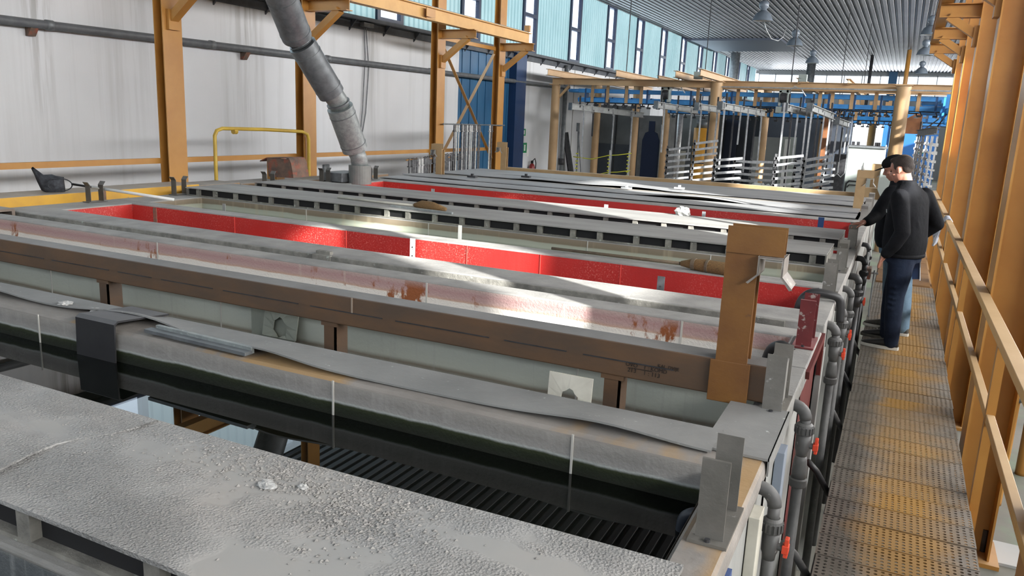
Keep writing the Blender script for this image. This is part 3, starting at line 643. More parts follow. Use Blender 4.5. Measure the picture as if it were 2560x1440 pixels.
# slotted exhaust lids
def slotted_lid(label, ya, yb, x0, x1, z1, topm, nsp, rnd, dirt=frame_dirty, sag=0):
    t = thing('slotted_lid', (x1, ya, ZR), label, 'lid')
    nx, ny = 60, 6
    def top(u, v, dz=0):
        x_ = x0+(x1-x0)*u; y_ = ya-.012+(yb-ya+.012)*v
        return (x_, y_, z1-dz+sag*(.006*math.sin(x_*2.1+v*1.5)+.005*math.sin(x_*.9+2)))
    g = MB().grid(lambda u, v: top(u, v), nx, ny).grid(lambda u, v: top(u, v, .012), nx, ny)
    nv = (nx+1)*(ny+1)
    g.f = g.f[:nx*ny]+[tuple(reversed(f_)) for f_ in g.f[nx*ny:]]
    for i in range(nx):
        a, b = i*(ny+1), (i+1)*(ny+1); g.f.append((a, a+nv, b+nv, b)); a += ny; b += ny; g.f.append((b, b+nv, a+nv, a))
    for j in range(ny):
        g.f.append((j+1, j+1+nv, j+nv, j)); a = nx*(ny+1)+j; g.f.append((a, a+nv, a+1+nv, a+1))
    g.build('top_plate', topm, t)
    MB().box(x0, x1, ya, yb, ZR+.001, ZR+.014).build('bottom_plate', dirt, t)
    MB().box(x0+.013, x1-.013, ya+.03, yb-.013, ZR+.0145, z1-.021).build('slot_shade_block', black, t)  # solid black block standing for the shade inside the slots
    MB().box(x0, x1, yb-.012, yb, ZR+.014, z1-.02).box(x0, x0+.012, ya, yb, ZR+.014, z1-.02).box(x1-.012, x1, ya, yb, ZR+.014, z1-.02).build('back_plate', dirt, t)
    for k in range(nsp):
        x_ = x0+(x1-x0)*(k+.5+rnd.uniform(-.16, .16))/nsp
        MB().box(x_-.026, x_+.026, ya, ya+.10, ZR+.014, z1-.018).build('spacer', dirt, t)
    return t
rr = random.Random(3)
L0 = slotted_lid('gritty grey slotted plate across the bottom left foreground', 1.10, 1.66, -7.7, -.33, .955, grit, 17, rr, sag=1)
L1 = slotted_lid('near slotted grey lid with a broom head on it, behind the green bath', 6.92, 7.66, -7.75, -.46, .952, duct_top, 24, rr)
L2 = slotted_lid('far slotted grey lid, just in front of the far red bath', 8.06, 8.84, -7.75, -.44, .952, duct_top, 23, rr)
def slab_z(x, v=.5): return .955+(.006*math.sin(x*2.1+v*1.5)+.005*math.sin(x*.9+2))
# sheet lying over the left part of the gritty plate, its torn edge curling up
eg = [onz(px, py, .965) for px, py in ((-60, 1215), (0, 1178), (70, 1142), (140, 1108), (200, 1090), (280, 1078), (350, 1062))]
g = MB(); n_ = len(eg)
far_ = [Vector((-7.6+(p.x+7.6)*1.0, 1.655, 0)) for p in eg]
for dz in (0, -.006):
    for i, p in enumerate(eg):
        lift = .006+.006*math.sin(i*1.1)
        g.v += [(p.x, p.y, slab_z(p.x, (p.y-1.1)/.56)+lift+dz), (eg[-1].x-(n_-1-i)*.5, 1.652, slab_z(eg[-1].x-(n_-1-i)*.5, 1)+.004+dz)]
for i in range(n_-1):
    a = 2*i; b = 2*n_+2*i; g.f += [(a, a+1, a+3, a+2), (b+2, b+3, b+1, b), (a, a+2, b+2, b), (a+3, a+1, b+1, b+3)]
g.build('overlap_sheet', grit, L0)
# loose crumbs of the crust
rn = random.Random(77); g = MB()
def crumb(x, y, z, r):
    b = len(g.v)
    for dx, dy, dz in ((1, 0, 0), (-.5, .87, 0), (-.5, -.87, 0), (0, 0, .8), (0, 0, -.4)):
        g.v.append((x+dx*r*rn.uniform(.6, 1.3), y+dy*r*rn.uniform(.6, 1.3), z+dz*r*rn.uniform(.6, 1.2)))
    g.f += [(b, b+1, b+3), (b+1, b+2, b+3), (b+2, b, b+3), (b+1, b, b+4), (b+2, b+1, b+4), (b, b+2, b+4)]
for k in range(2600):
    q = rn.random()
    if q < .45: x = rn.gauss(-1.35, .22); y = rn.gauss(1.56, .055)
    elif q < .65: x = rn.gauss(-1.12, .10); y = rn.gauss(1.48, .09)-.25*(x+1.12)
    elif q < .85: x = rn.gauss(-2.7, .5); y = rn.gauss(1.52, .08)
    else: x = rn.uniform(-4, -.6); y = rn.uniform(1.12, 1.64)
    if not (1.105 < y < 1.652): continue
    crumb(x, y, slab_z(x, (y-1.1)/.56)+.001, rn.uniform(.0015, .0055)*(1.25 if q < .65 else .9))
tag(g.build('crust_crumbs', mat('crust_crumb', (.40, .385, .36), (.27, .26, .245), 60, rough=.9)), 'loose grey crumbs scattered over the gritty foreground plate', 'crumbs', kind='stuff')
# flat covers over the last baths
def wavy(name, label, y0, y1, z, m, amp=.012, x0=-7.8, x1=-.45, th=.012, cat='cover', seed=0):
    g = MB(); nx = 70
    def fn(dz):
        return lambda u, v: (x0+(x1-x0)*u, y0+(y1-y0)*v+.012*math.sin(u*17+seed), z-dz+amp*max(0, math.sin(u*9+seed)+.6*math.sin(u*23+2*seed))*(1-v)+.0)
    g.grid(fn(0), nx, 3).grid(fn(th), nx, 3); nv = (nx+1)*4
    g.f = g.f[:nx*3]+[tuple(reversed(f_)) for f_ in g.f[nx*3:]]
    for i in range(nx):
        a, b = i*4, (i+1)*4; g.f.append((a, a+nv, b+nv, b)); a += 3; b += 3; g.f.append((b, b+nv, a+nv, a))
    return tag(g.build(name, m), label, cat)
lidg = mat('pale_cover_sheet', (.36, .36, .36), (.26, .265, .275), 1.5, (.5, 2, 1), rough=.55, bump=.1, bscale=25)
wavy('cover_sheet', 'pale grey cover sheet right behind the far red bath', 10.98, 11.55, .875, lidg, .0, seed=1)
wavy('cover_sheet', 'wavy grey cover sheet with a dark gap under its near edge', 11.62, 12.25, .885, lidg, .03, seed=2)
wavy('cover_sheet', 'grey cover sheet in front of the far beam', 12.70, 13.3, .885, lidg, .022, seed=4)
wavy('cover_sheet', 'farthest grey cover sheet below the far beam', 13.36, 14.55, .88, lidg, .012, seed=5)
for y_, x_, l in ((12.0, -6.6, 'dark clip on the wavy cover near the left brown arm'), (12.9, -6.0, 'dark clip on the cover in front of the far beam, left end'),
                  (12.2, -3.9, 'small pale clamp on the dark gap of the wavy cover'), (13.0, -3.25, 'small pale clamp nearer the far beam')):
    tag(MB().box(x_-.08, x_+.08, y_-.04, y_+.04, .9, .93).box(x_-.02, x_+.02, y_-.02, y_+.02, .93, .965).build('clamp', dark_steel if 'dark clip' in l else pale_steel), l, 'clamp', 'clamps on the far covers')
# the grey rubber mat lying in waves on the first bath's rim, its strap, and the corner plate
g = MB(); X0, X1 = -7.9, -.46; nx = 110
def hump(x_): return .035*math.exp(-((x_+3.42)/.35)**2)+.030*math.exp(-((x_+4.6)/.4)**2)+.032*math.exp(-((x_+2.45)/.28)**2)+.02*math.exp(-((x_+.85)/.25)**2)+.004*math.sin(x_*5)
def front(x_): return 2.60-.05*math.exp(-((x_+2.3)/.5)**2)+.03*math.sin(x_*1.3)+.03*math.exp(-((x_+3.2)/.3)**2)
for dz in (0, .008):
    g.grid(lambda u, v: (X0+(X1-X0)*u, front(X0+(X1-X0)*u)*(1-v)+2.795*v, .858+.008-dz+hump(X0+(X1-X0)*u)*(1-v)**1.3), nx, 4)
nv = (nx+1)*5; g.f = g.f[:nx*4]+[tuple(reversed(f_)) for f_ in g.f[nx*4:]]
for i in range(nx):
    a, b = i*5, (i+1)*5; g.f.append((a, a+nv, b+nv, b)); a += 4; b += 4; g.f.append((b, b+nv, a+nv, a))
tag(g.build('rubber_mat', mat_sheet), 'long grey rubber strip lying in waves on the rim of the dark water bath', 'mat')
t = thing('corner_plate', (-.35, 2.6, .85), 'grey bent plate covering the right corner between the two nearest baths', 'plate')
MB().box(-.50, -.272, 2.62, 3.14, .853, .862).build('plate_sheet', mat_sheet, t)
MB().box(-.276, -.270, 2.62, 3.14, .80, .862).build('turned_edge', mat_sheet, t)
t = thing('black_strap', (-3.25, 2.5, .4), 'black rubber strap folded over the rim into the dark water', 'strap')
s_ = MB(); xa, xb = -3.58, -3.30
s_.prism([(2.80, .872), (2.80, .880), (2.50, .905), (2.478, .89), (2.468, .60), (2.476, .60), (2.486, .885), (2.50, .895)], 'x', xa, xb)
s_.build('strap_band', blackr, t)
t = thing('rail_offcut', (-2.95, 2.56, .865), 'short pair of thin steel rails lying on the rim beside the rubber strip', 'metal profile')
MB().bar((-3.16, 2.555, .872), (-2.50, 2.535, .872), .045, .016).build('lower_profile', steel_dark, t)
MB().bar((-3.13, 2.585, .880), (-2.50, 2.56, .880), .02, .03).build('upper_profile', steel, t)
# bits of debris
def chunk(name, label, c, r, m, seed, group=None, cat='debris', sq=.22):
    rn = random.Random(seed); g = MB().ball(c, (r, r*.8, r*sq), 12, 8)
    g.v = [tuple(Vector(c)+(Vector(v)-Vector(c))*rn.uniform(.55, 1.25)) for v in g.v]
    return tag(g.build(name, m), label, cat, group)
flake = mat('white_flake', (.62, .62, .60), (.4, .4, .39), 30, rough=.9, bump=.4)
chunk('salt_crust', 'white crumbled crust on the rubber strip, left of the strap', (-3.92, 2.66, .875), .045, flake, 4, 'white crust crumbs')
chunk('salt_crust', 'white crumbs just right of the first crust, by the black strap', (-3.68, 2.66, .876), .035, flake, 9, 'white crust crumbs')
chunk('salt_crust', 'small white chip lying on the gritty foreground plate', (-1.42, 1.49, .957), .03, flake, 12, sq=.25)
chunk('salt_crust', 'tiny white chip beside the small chip on the gritty plate', (-1.33, 1.53, .957), .016, flake, 15, sq=.4)
tag(MB().box(-2.66, -2.36, 3.60, 3.66, .853, .864).build('plastic_strip', white_pl), 'cream plastic strip on the rim behind the middle of the brown beam', 'strip')
tag(MB().box(-.93, -.73, 3.60, 3.69, .853, .864).build('plastic_strip', white_pl), 'cream plastic piece on the rim left of the brown lifting arm', 'strip')
# plates with a hole standing in the empty bath
def hole_plate(label, x0, x1, y, z0, z1, tilt):
    g = MB(); n_ = 16; cx_, cz_ = (x0+x1)/2+.0, z0+(z1-z0)*.30; r_ = (x1-x0)*.2
    out_ = []
    for k in range(n_):
        a = 2*math.pi*k/n_; dx, dz = math.cos(a), math.sin(a)
        s1 = min(((x1 if dx > 0 else x0)-cx_)/dx if abs(dx) > 1e-6 else 9, ((z1 if dz > 0 else z0)-cz_)/dz if abs(dz) > 1e-6 else 9)
        out_.append((cx_+dx*s1, cz_+dz*s1))
    # snap the nearest ring points to the corners
    for c_ in ((x0, z0), (x1, z0), (x1, z1), (x0, z1)):
        i = min(range(n_), key=lambda j: (out_[j][0]-c_[0])**2+(out_[j][1]-c_[1])**2); out_[i] = c_
    for dy in (0, .006):
        g.v += [(px, y+dy+tilt*(pz-z0), pz) for px, pz in out_]
        g.v += [(cx_+r_*math.cos(2*math.pi*k/n_)*(1+.12*math.sin(k*2.3)), y+dy+tilt*(cz_-z0), cz_+r_*1.15*math.sin(2*math.pi*k/n_)*(1+.12*math.cos(k*1.7))) for k in range(n_)]
    for k in range(n_):
        k2 = (k+1) % n_
        g.f += [(k, k2, n_+k2, n_+k), (3*n_+k, 3*n_+k2, 2*n_+k2, 2*n_+k), (k2, k, 2*n_+k, 2*n_+k2), (n_+k, n_+k2, 3*n_+k2, 3*n_+k)]
    return tag(g.build('pierced_plate', white_pl), label, 'plate', 'cream plates with a hole')
hole_plate('cream plate with a torn round hole leaning by the right rim of the empty bath', -1.19, -1.00, 2.86, .79, .935, .1)
g_ = hole_plate('grey-green plate with a hole standing at the back of the empty bath', -3.34, -3.08, 3.50, .60, .80, .2)
g_.data.materials[0] = mat('grey_green_plastic', (.30, .32, .27), (.25, .27, .23), 6, rough=.6)
tag(MB().box(-3.46, -3.13, 3.54, 3.555, .45, .84).build('backing_plate', MAT['grey_green_plastic']), 'tall grey-green plate behind the pierced plate in the empty bath', 'plate')
# upright straps and gauges standing in the baths
def upright(x_, y_, z0, z1, wd, m, label, holes=False, tilt=0):
    t = thing('upright_strap', (x_, y_, z0), label, 'strap', 'upright straps in the baths')
    MB().bar((x_, y_, z0), (x_+tilt, y_, z1), wd, .006, (0, 1, 0)).build('flat_bar', m, t)
    if holes:
        for k in range(5): MB().tube([(x_, y_-.005, z0+(z1-z0)*(.3+.14*k)), (x_, y_-.003, z0+(z1-z0)*(.3+.14*k))], .006, 8).build('bolt_hole', black, t)
ups = [(-3.35, 5.16, .50, .99, .045, hook_w, 'white and red flat strap standing in the middle of the red bath', True),
       (-6.2, 5.16, .45, .98, .045, rust, 'rusty flat strap near the left end of the middle red bath', False),
       (-1.36, 5.16, .45, .94, .05, dark_steel, 'dark perforated strap near the right end of the middle red bath', True),
       (-6.4, 6.2, .55, .92, .04, side_pale, 'grey strap at the left end of the green bath', False),
       (-3.52, 6.2, .55, .97, .035, side_pale, 'grey strap in the middle of the green bath', False),
       (-5.55, 9.02, .5, .97, .05, pale_steel, 'pale strap at the left of the far red bath', False),
       (-3.12, 9.02, .5, .97, .05, pale_steel, 'pale strap in the middle of the far red bath', False),
       (-1.95, 9.02, .5, .99, .04, pale_steel, 'pale strap right of the white lump in the far red bath', False),
       (-.70, 9.02, .5, 1.04, .06, mat('blue_strap_paint', (.03, .10, .30), rough=.5), 'blue strap at the right end of the far red bath', False)]
for u_ in ups: upright(*u_)
# broom, brush head and rod on the rims
t = thing('broom', (-1.9, 6.1, .87), 'old straw broom lying on the rim between the red and green baths', 'broom')
MB().tube([(-2.58, 6.13, .872), (-1.9, 6.11, .876), (-1.42, 6.06, .885)], [.012, .013, .014], 10).build('handle', wood, t, smooth=True)
MB().tube([(-1.45, 6.065, .885), (-1.38, 6.05, .892), (-1.28, 6.03, .895), (-1.12, 6.0, .892), (-1.02, 5.975, .89), (-.99, 5.97, .89)], [.02, .036, .05, .052, .06, .04], 16).build('straw_head', straw, t, smooth=True)
MB().tube([(-1.36, 6.045, .893), (-1.33, 6.04, .894)], .048, 16).tube([(-1.24, 6.02, .895), (-1.22, 6.015, .895)], .054, 16).build('binding', wood, t)
t = thing('hand_broom', (-4.6, 7.3, .955), 'straw broom with a pale handle lying on the near slotted lid', 'broom')
MB().tube([(-5.75, 7.28, .967), (-5.1, 7.22, .967), (-4.62, 7.2, .97)], .013, 10).build('handle', white_pl, t, smooth=True)
MB().tube([(-4.66, 7.2, .975), (-4.56, 7.2, .985), (-4.40, 7.16, .985), (-4.22, 7.12, .975)], [.02, .05, .048, .02], 14).build('straw_head', straw, t, smooth=True)
tag(MB().bar((-4.85, 7.04, .962), (-4.05, 6.97, .962), .03, .02).build('steel_profile', steel), 'thin steel profile lying in front of the broom on the slotted lid', 'metal profile')
chunk('salt_crust', 'white lump with a hole on the far slotted lid', (-2.13, 8.8, .965), .10, flake, 21, sq=.75)
tag(MB().box(-4.0, -3.86, 4.79, 4.83, .845, .875).box(-4.02, -3.84, 4.765, 4.80, .78, .85).build('rim_clip', frame_dirty, bevel=.006), 'rusty clip gripping the near rim of the middle red bath', 'clip')
# small hose elbows looping over the right rims
def hose(label, pts, r, m=pvc_black):
    t = thing('hose_elbow', pts[0], label, 'hose', 'hose elbows at the right rims'); n_ = []
    P_ = [Vector(p) for p in pts]
    for i in range(len(P_)-1):
        for k in range(6):
            a = P_[max(i-1, 0)]; b = P_[i]; c_ = P_[i+1]; d_ = P_[min(i+2, len(P_)-1)]; q = k/6
            n_.append(.5*((2*b)+(c_-a)*q+(2*a-5*b+4*c_-d_)*q*q+(3*b-a-3*c_+d_)*q**3))
    n_.append(P_[-1]); MB().tube(n_, r, 12).build('hose_body', m, t, smooth=True)
hose('black hose elbow looping over the right corner of the middle red bath', [(-.50, 5.42, .62), (-.49, 5.43, .82), (-.43, 5.45, .90), (-.32, 5.47, .90), (-.25, 5.5, .86), (-.235, 5.5, .72)], .027)
hose('black pipe bend sticking up from the dark water at the right end', [(-.475, 2.30, .60), (-.475, 2.30, .70), (-.468, 2.30, .745), (-.445, 2.30, .765), (-.425, 2.30, .768)], .019, mat('blue_black_pipe', (.02, .025, .035), rough=.5))
hose('black hose bend in the right corner of the white and pink bath', [(-.52, 4.2, .62), (-.50, 4.18, .80), (-.44, 4.15, .86), (-.38, 4.12, .84)], .024)
# forks that carry the lifting beams
def fork(x0, x1, ya, yb, m, label, h=.215, left=False, lean=.035):
    t = thing('beam_fork', ((x0+x1)/2, ya, ZR), label, 'bracket', 'forks on the left rims' if left else 'forks on the right rims')
    for y_, s in ((ya, -1), (yb, 1)):
        g = MB(); e = .006
        prof = [(y_, ZR+.006), (y_, ZR+h*.82), (y_+s*lean, ZR+h), (y_+s*lean-s*e, ZR+h+.002), (y_-s*e, ZR+h*.83), (y_-s*e, ZR+.006)]
        g.prism(prof, 'x', x0, x1); g.build('prong', m, t)
    MB().box(x0-.015, x1+.015, ya-.03, yb+.03, ZR+.001, ZR+.010).build('foot_plate', m, t)
    if not left: MB().tube([((x0+x1)/2, ya-.02, ZR+.010), ((x0+x1)/2, ya-.02, ZR+.018)], .008, 8).build('bolt', dark_steel, t)
FL = ['on the near right corner of the dark water bath', 'holding the right end of the brown lifting beam', 'red-brown, at the right end of the white and pink bath',
      'at the right end of the middle red bath', 'at the right end of the green bath', 'gripped by the hand of the man in the cap', 'at the right end of the far red bath', 'at the right end of the first far cover', 'at the right end beside the far brown arm']
for (y_, m_, l) in zip((2.0, 3.12, 4.2, 5.6, 6.72, 8.12, 10.4, 11.55, 12.55), (fork_grey, fork_grey, fork_red, fork_grey, fork_grey, fork_grey, light_rim, light_rim, light_rim), FL):
    fork(-.375, -.300, y_, y_+.20, m_, ('maroon' if m_ is fork_red else 'grey')+' two-pronged steel fork '+l.replace('red-brown, ', ''), .235 if m_ is not fork_red else .25, lean=.0 if y_ < 6 else .02)
for k, (y_, x_) in enumerate(((5.68, -7.84), (6.82, -7.85), (8.35, -7.85), (9.55, -7.85), (10.6, -7.72), (3.12, -7.84), (4.2, -7.84))):
    fork(x_-.04, x_+.04, y_, y_+.16, mat('dark_fork_plate', (.10, .095, .085), (.06, .058, .055), 6, rough=.5, dust=DUST, dustamt=.6),
         ['dark two-pronged fork under the net pole at the left end of the red bath', 'dark two-pronged fork at the left end of the green bath', 'dark two-pronged fork below the rusty saddle plate', 'dark two-pronged fork left of the round exhaust duct', 'dark two-pronged fork right of the round exhaust duct', 'dark fork at the far left end of the empty bath, outside the picture', 'dark fork at the left end of the white bath, outside the picture'][k], .22, True, .03)

# ------------------------------------------------------------------ lifting beams with their arms
def lifting_beam(label, yf, zb, x0, x1, m, am, depth=.13, h=.155, ax=(-.455, -7.5), legs=(), topz=1.57, writing=False, arms=(True, True), sadm=None):
    """yf: near face of the bar; arms rise at both ends and carry a saddle"""
    t = thing('lifting_beam', (-4, yf, zb), label, 'lifting beam', 'lifting beams')
    MB().box(x0, x1, yf, yf+depth, zb, zb+h).build('bar', m, t, bevel=.006)
    g = MB(); x = x0+.1; rn = random.Random(5)
    while x < x1-.5:
        L = rn.uniform(.28, .55); g.bar((x, yf-.001, zb+h*.47), (x+L, yf-.001, zb+h*.47), .004, .005); x += L+.08
    g.build('weld_line', dark_steel, t)
    for x in legs:
        l_ = MB().box(x-.035, x+.04, yf+.01, yf+.02, zb-.5, zb).box(x+.03, x+.04, yf+.01, yf+depth-.02, zb-.5, zb).box(x-.05, x+.055, yf+.005, yf+.025, zb-.02, zb+.003)
        l_.build('hanger_leg', m, t)
        MB().box(x-.05, x+.01, yf-.012, yf+.05, zb-.235, zb-.222).build('leg_foot', blackr, t)
    for side, on in zip((1, -1), arms):
        if not on: continue
        c = ax[0] if side == 1 else ax[1]; xa, xb = (c-.125, c) if side == 1 else (c, c+.125)
        g = MB()
        g.box(xa, xb, yf-.016, yf-.004, zb+.0, topz-.10); g.box(xa, xb, yf+.07, yf+.082, zb+h, topz-.10)
        g.box(xa+.057 if side == 1 else xa+.057, xa+.068, yf-.004, yf+.07, zb+h, topz-.10)
        g.build('arm_post', am, t)
        hx0, hx1 = (xa, xb+.095) if side == 1 else (xa-.095, xb)
        MB().box(hx0, hx1, yf-.022, yf-.016, topz-.105, topz).build('head_plate', am, t)
        MB().box(hx0+.01, hx1, yf+.02, yf+.028, topz-.10, topz+.005).build('rear_head_plate', am, t)
        MB().box(hx0+.008, hx1-.006, yf-.016, yf+.02, topz-.1, topz-.09).build('head_web', am, t)
        # saddle: an upturned channel with flared lips, open towards the camera
        sx = (xb+.052) if side == 1 else (xa-.052); w_ = .048; z_ = topz-.107; e = .007
        out_ = [(sx-w_-.035, z_-.105), (sx-w_, z_-.07), (sx-w_, z_), (sx+w_, z_), (sx+w_, z_-.07), (sx+w_+.038, z_-.115)]
        inn = [(sx+w_+.030, z_-.118), (sx+w_-e, z_-.073), (sx+w_-e, z_-e), (sx-w_+e, z_-e), (sx-w_+e, z_-.073), (sx-w_-.030, z_-.108)]
        g = MB(); L = len(out_); ring = out_+inn; y0_, y1_ = yf-.045, yf+.10
        n_ = len(ring); g.v = [(a, y0_, b) for a, b in ring]+[(a, y1_, b) for a, b in ring]
        g.f = [(i, (i+1) % n_, n_+(i+1) % n_, n_+i) for i in range(n_)]
        for i in range(L-1):
            a, b, c_, d_ = i, i+1, n_-2-i, n_-1-i
            g.f.append((a, b, c_, d_)); g.f.append((n_+d_, n_+c_, n_+b, n_+a))
        g.build('saddle', sadm or sad, t, bevel=.002)
    return t
sad = mat('dusty_saddle_metal', (.30, .27, .245), (.20, .18, .16), 6, rough=.6, bump=.1, spots=(14, .58, .66, (.42, .40, .37)))
B1 = lifting_beam('long brown lifting beam crossing the nearest empty bath, tall arm at its right', 3.17, .865, -7.7, -.315, brown, armpaint, legs=(-4.31, -2.57, -1.02, -6.1))
MB().box(-.60, -.44, 3.150, 3.156, .845, 1.02).build('joint_plate', armpaint, B1, bevel=.003)
MB().box(-.335, -.312, 3.16, 3.31, .855, 1.03).build('end_cap', grey_rim, B1)
seam_b = mat('beam_seam', (.30, .24, .19), rough=.6); MB().box(-2.42, -2.412, 3.166, 3.17, .94, 1.018).build('weld_seam', seam_b, B1)
# felt-pen figures on the beam
txt_m = mat('felt_pen_ink', (.01, .006, .004), rough=.7)
for i, (s_, dx, dz, sz) in enumerate((('KAJ  DVIJE', .14, .035, .021), ('OVO    1 : KOMD', 0, .017, .024), ('213    1 : 113', .01, -.008, .027))):
    cu = bpy.data.curves.new('pen_writing', 'FONT'); cu.body = s_; cu.size = sz; cu.extrude = .0004
    o = bpy.data.objects.new('pen_writing', cu); col.objects.link(o); o.parent = B1; cu.materials.append(txt_m)
    p = Vector((-.96+dx, 3.168, .905+dz)); o.location = p-ABS[B1.name]; o.rotation_euler = (R(90), R(2), 0); ABS[o.name] = p
MB().bar((-.95, 3.168, .936), (-.78, 3.168, .936), .002, .002).bar((-.94, 3.168, .915), (-.84, 3.168, .915), .002, .002).build('pen_line', txt_m, B1)
B2 = lifting_beam('second brown lifting beam, lying low in the last open gap before the far beam', 12.28, .73, -7.45, -.40, mat('dusty_brown_beam', (.22, .16, .11), (.17, .13, .10), 3, rough=.7, dust=(.24, .225, .2), dustamt=.9), farpaint, topz=1.42, depth=.14, ax=(-.43, -7.5), sadm=light_rim)
B3 = lifting_beam('far light brown lifting beam in front of the hanging racks', 14.95, .76, -7.55, -.45, farpaint, farpaint, topz=1.42, ax=(-.33, -7.55), sadm=light_rim)
tag(MB().box(-.62, -.10, 14.7, 14.9, .72, 1.03).build('brown_box', farpaint, bevel=.01), 'light brown steel box under the pale saddle behind the far arm', 'box')
t = thing('pale_chute', (-.1, 14.6, .7), 'tall pale folded sheet behind the saddles, left of the man in the cap', 'sheet')
MB().prism([(-.32, 1.02), (-.30, 1.42), (-.12, 1.42), (.06, 1.32), (.0, .78), (-.2, .78)], 'y', 14.6, 14.62).build('face_sheet', cabinet_m, t)
MB().bar((-.20, 14.59, 1.02), (-.02, 14.59, .99), .02, .012).bar((-.30, 14.59, 1.43), (-.12, 14.59, 1.43), .02, .012).build('turned_edge', pale_steel, t)
# the far station: row of white teeth below the far beam
t = thing('station_comb', (-2, 14.9, .5), 'row of small white supports under the far beam', 'support')
for k in range(26):
    x = -3.9+k*.125; MB().box(x, x+.06, 14.9, 15.0, .70, .755).build('tooth', white_pl, t)
MB().box(-4.2, -.5, 14.95, 15.1, .3, .70).build('rail', dark_steel, t)

# rust-brown saddle plate on its post behind the baths
t = thing('rusty_saddle', (-7.95, 9.0, .9), 'rust-brown curved saddle plate on a yellow post at the bath ends', 'saddle plate')
MB().prism([(-8.28, 1.18), (-8.15, 1.235), (-7.80, 1.255), (-7.74, 1.25), (-7.70, 1.18), (-7.66, .98), (-7.672, .978), (-7.715, 1.18), (-7.75, 1.235), (-7.80, 1.243), (-8.15, 1.222), (-8.275, 1.168)], 'y', 8.72, 9.05).build('curved_plate', rust, t, bevel=.002)
MB().prism([(-8.12, .965), (-8.15, 1.22), (-7.74, 1.24), (-7.67, .975)], 'y', 8.725, 8.74).build('front_plate', rust, t)
MB().box(-8.20, -8.02, 8.78, 8.94, .925, 1.2).build('post', orange, t)

# ------------------------------------------------------------------ round exhaust duct
t = thing('exhaust_duct', (-7.45, 10.0, .85), 'round galvanised exhaust duct rising in bent sections to the upper left', 'duct')
P0 = ony(900, 458, 10.0); P1 = ony(900, 413, 10.0); P2 = ony(896, 392, 9.95); P3 = ony(887, 372, 9.9); P4 = ony(850, 268, 9.55); P5 = ony(838, 238, 9.45)
P6 = ony(826, 232, 9.35); P7 = ony(756, 112, 8.85); P8 = ony(747, 98, 8.8); P9 = ony(738, 86, 8.75); P10 = ony(695, -30, 8.2)
MB().tube([(P0.x, P0.y, .84), P0, P1], [.172, .172, .172], 28).build('base_collar', steel_dark if False else mat('grey_green_duct', (.22, .24, .225), (.17, .185, .18), 5, rough=.55, metal=.2), t, smooth=False)
MB().tube([P1, P1.lerp(P2, .5), P2, P3], [.128, .128, .125, .13], 24).build('lower_neck', steel, t, smooth=True)
def section(nm, a, b, r, m, bands=(.12, .82)):
    a = Vector(a); b = Vector(b)
    MB().tube([a, b], r, 32).build(nm, m, t, mods=(('EDGE_SPLIT', {}),), smooth=True)
    for q in bands:
        c = a.lerp(b, q); MB().tube([c, c+(b-a).normalized()*.012], r+.005, 32).build('band', steel_dark, t)
section('duct_section', P3, P4, .192, steel); section('duct_section', P6.lerp(P5, .2), P7, .192, steel_dark); section('duct_section', P8.lerp(P9, .6), P10, .205, steel_dark, (.10, .8))
dz_ = (P10-P9).normalized(); P11 = P10+dz_*((ZC-.16-P10.z)/dz_.z)
section('duct_section', P10-dz_*.01, P11, .203, steel_dark, (.3, .7))
MB().tube([P4, P4.lerp(P5, .6), P5.lerp(P6, .5), P6+(P7-P6)*.05], [.14, .148, .150, .15], 24).build('duct_elbow', steel, t, smooth=True)
MB().tube([P7, P7.lerp(P8, .8), P9, P9+(P10-P9)*.06], [.15, .155, .16, .155], 24).build('duct_elbow', steel_dark, t, smooth=True)
for a, b in ((P4, P5), (P7, P8)):
    c = Vector(a).lerp(Vector(b), .3); MB().tube([c, c+(Vector(b)-Vector(a)).normalized()*.02], .172, 24).build('flange_ring', steel_dark, t)
tag(MB().box(-8.0, -7.62, 9.75, 10.3, .86, 1.0).build('duct_base_box', steel_dark, bevel=.01), 'dark low steel box left of the round duct collar', 'box')
MB_ = thing('inner_post', (-8.95, 10.2, ZF), 'grey steel downpipe behind the column by the exhaust duct', 'pipe')
MB().box(-9.02, -8.90, 10.37, 10.49, ZF, 3.6).build('pipe_run', steel_dark, MB_)

# net on its pole
t = thing('landing_net', (-8.2, 5.5, .95), 'black landing net with a long pale pole resting on the bath forks', 'net')
NA = onx(80, 420, -8.35); tip = NA
g = MB(); rn = random.Random(2)
pts = [NA, onx(100, 445, -8.3), onx(118, 458, -8.28), onx(140, 462, -8.25), onx(160, 462, -8.2)]
g.tube(pts, [.004, .045, .10, .105, .085], 16)
g.v = [tuple(Vector(v)+Vector((rn.uniform(-.012, .012), rn.uniform(-.012, .012), rn.uniform(-.012, .012)))) for v in g.v]
g.build('net_bag', mesh_black, t, smooth=True)
c = onx(150, 462, -8.18); ring = []
for k in range(25):
    a = 2*math.pi*k/24; ring.append(c+Vector((.05*math.sin(a)*.6, .14*math.cos(a), .07*math.sin(a)-.02*math.cos(a))))
MB().tube(ring, .006, 8, False).build('hoop', mesh_black, t, smooth=True)
pe = Vector((-7.05, 6.12, .915)); ps = c+Vector((0, .14, .0)); MB().tube([ps, ps.lerp(pe, .35)], .013, 10).build('dark_socket', blackr, t, smooth=True)
MB().tube([ps.lerp(pe, .2), pe], .016, 10).build('pole', white_p, t, smooth=True)

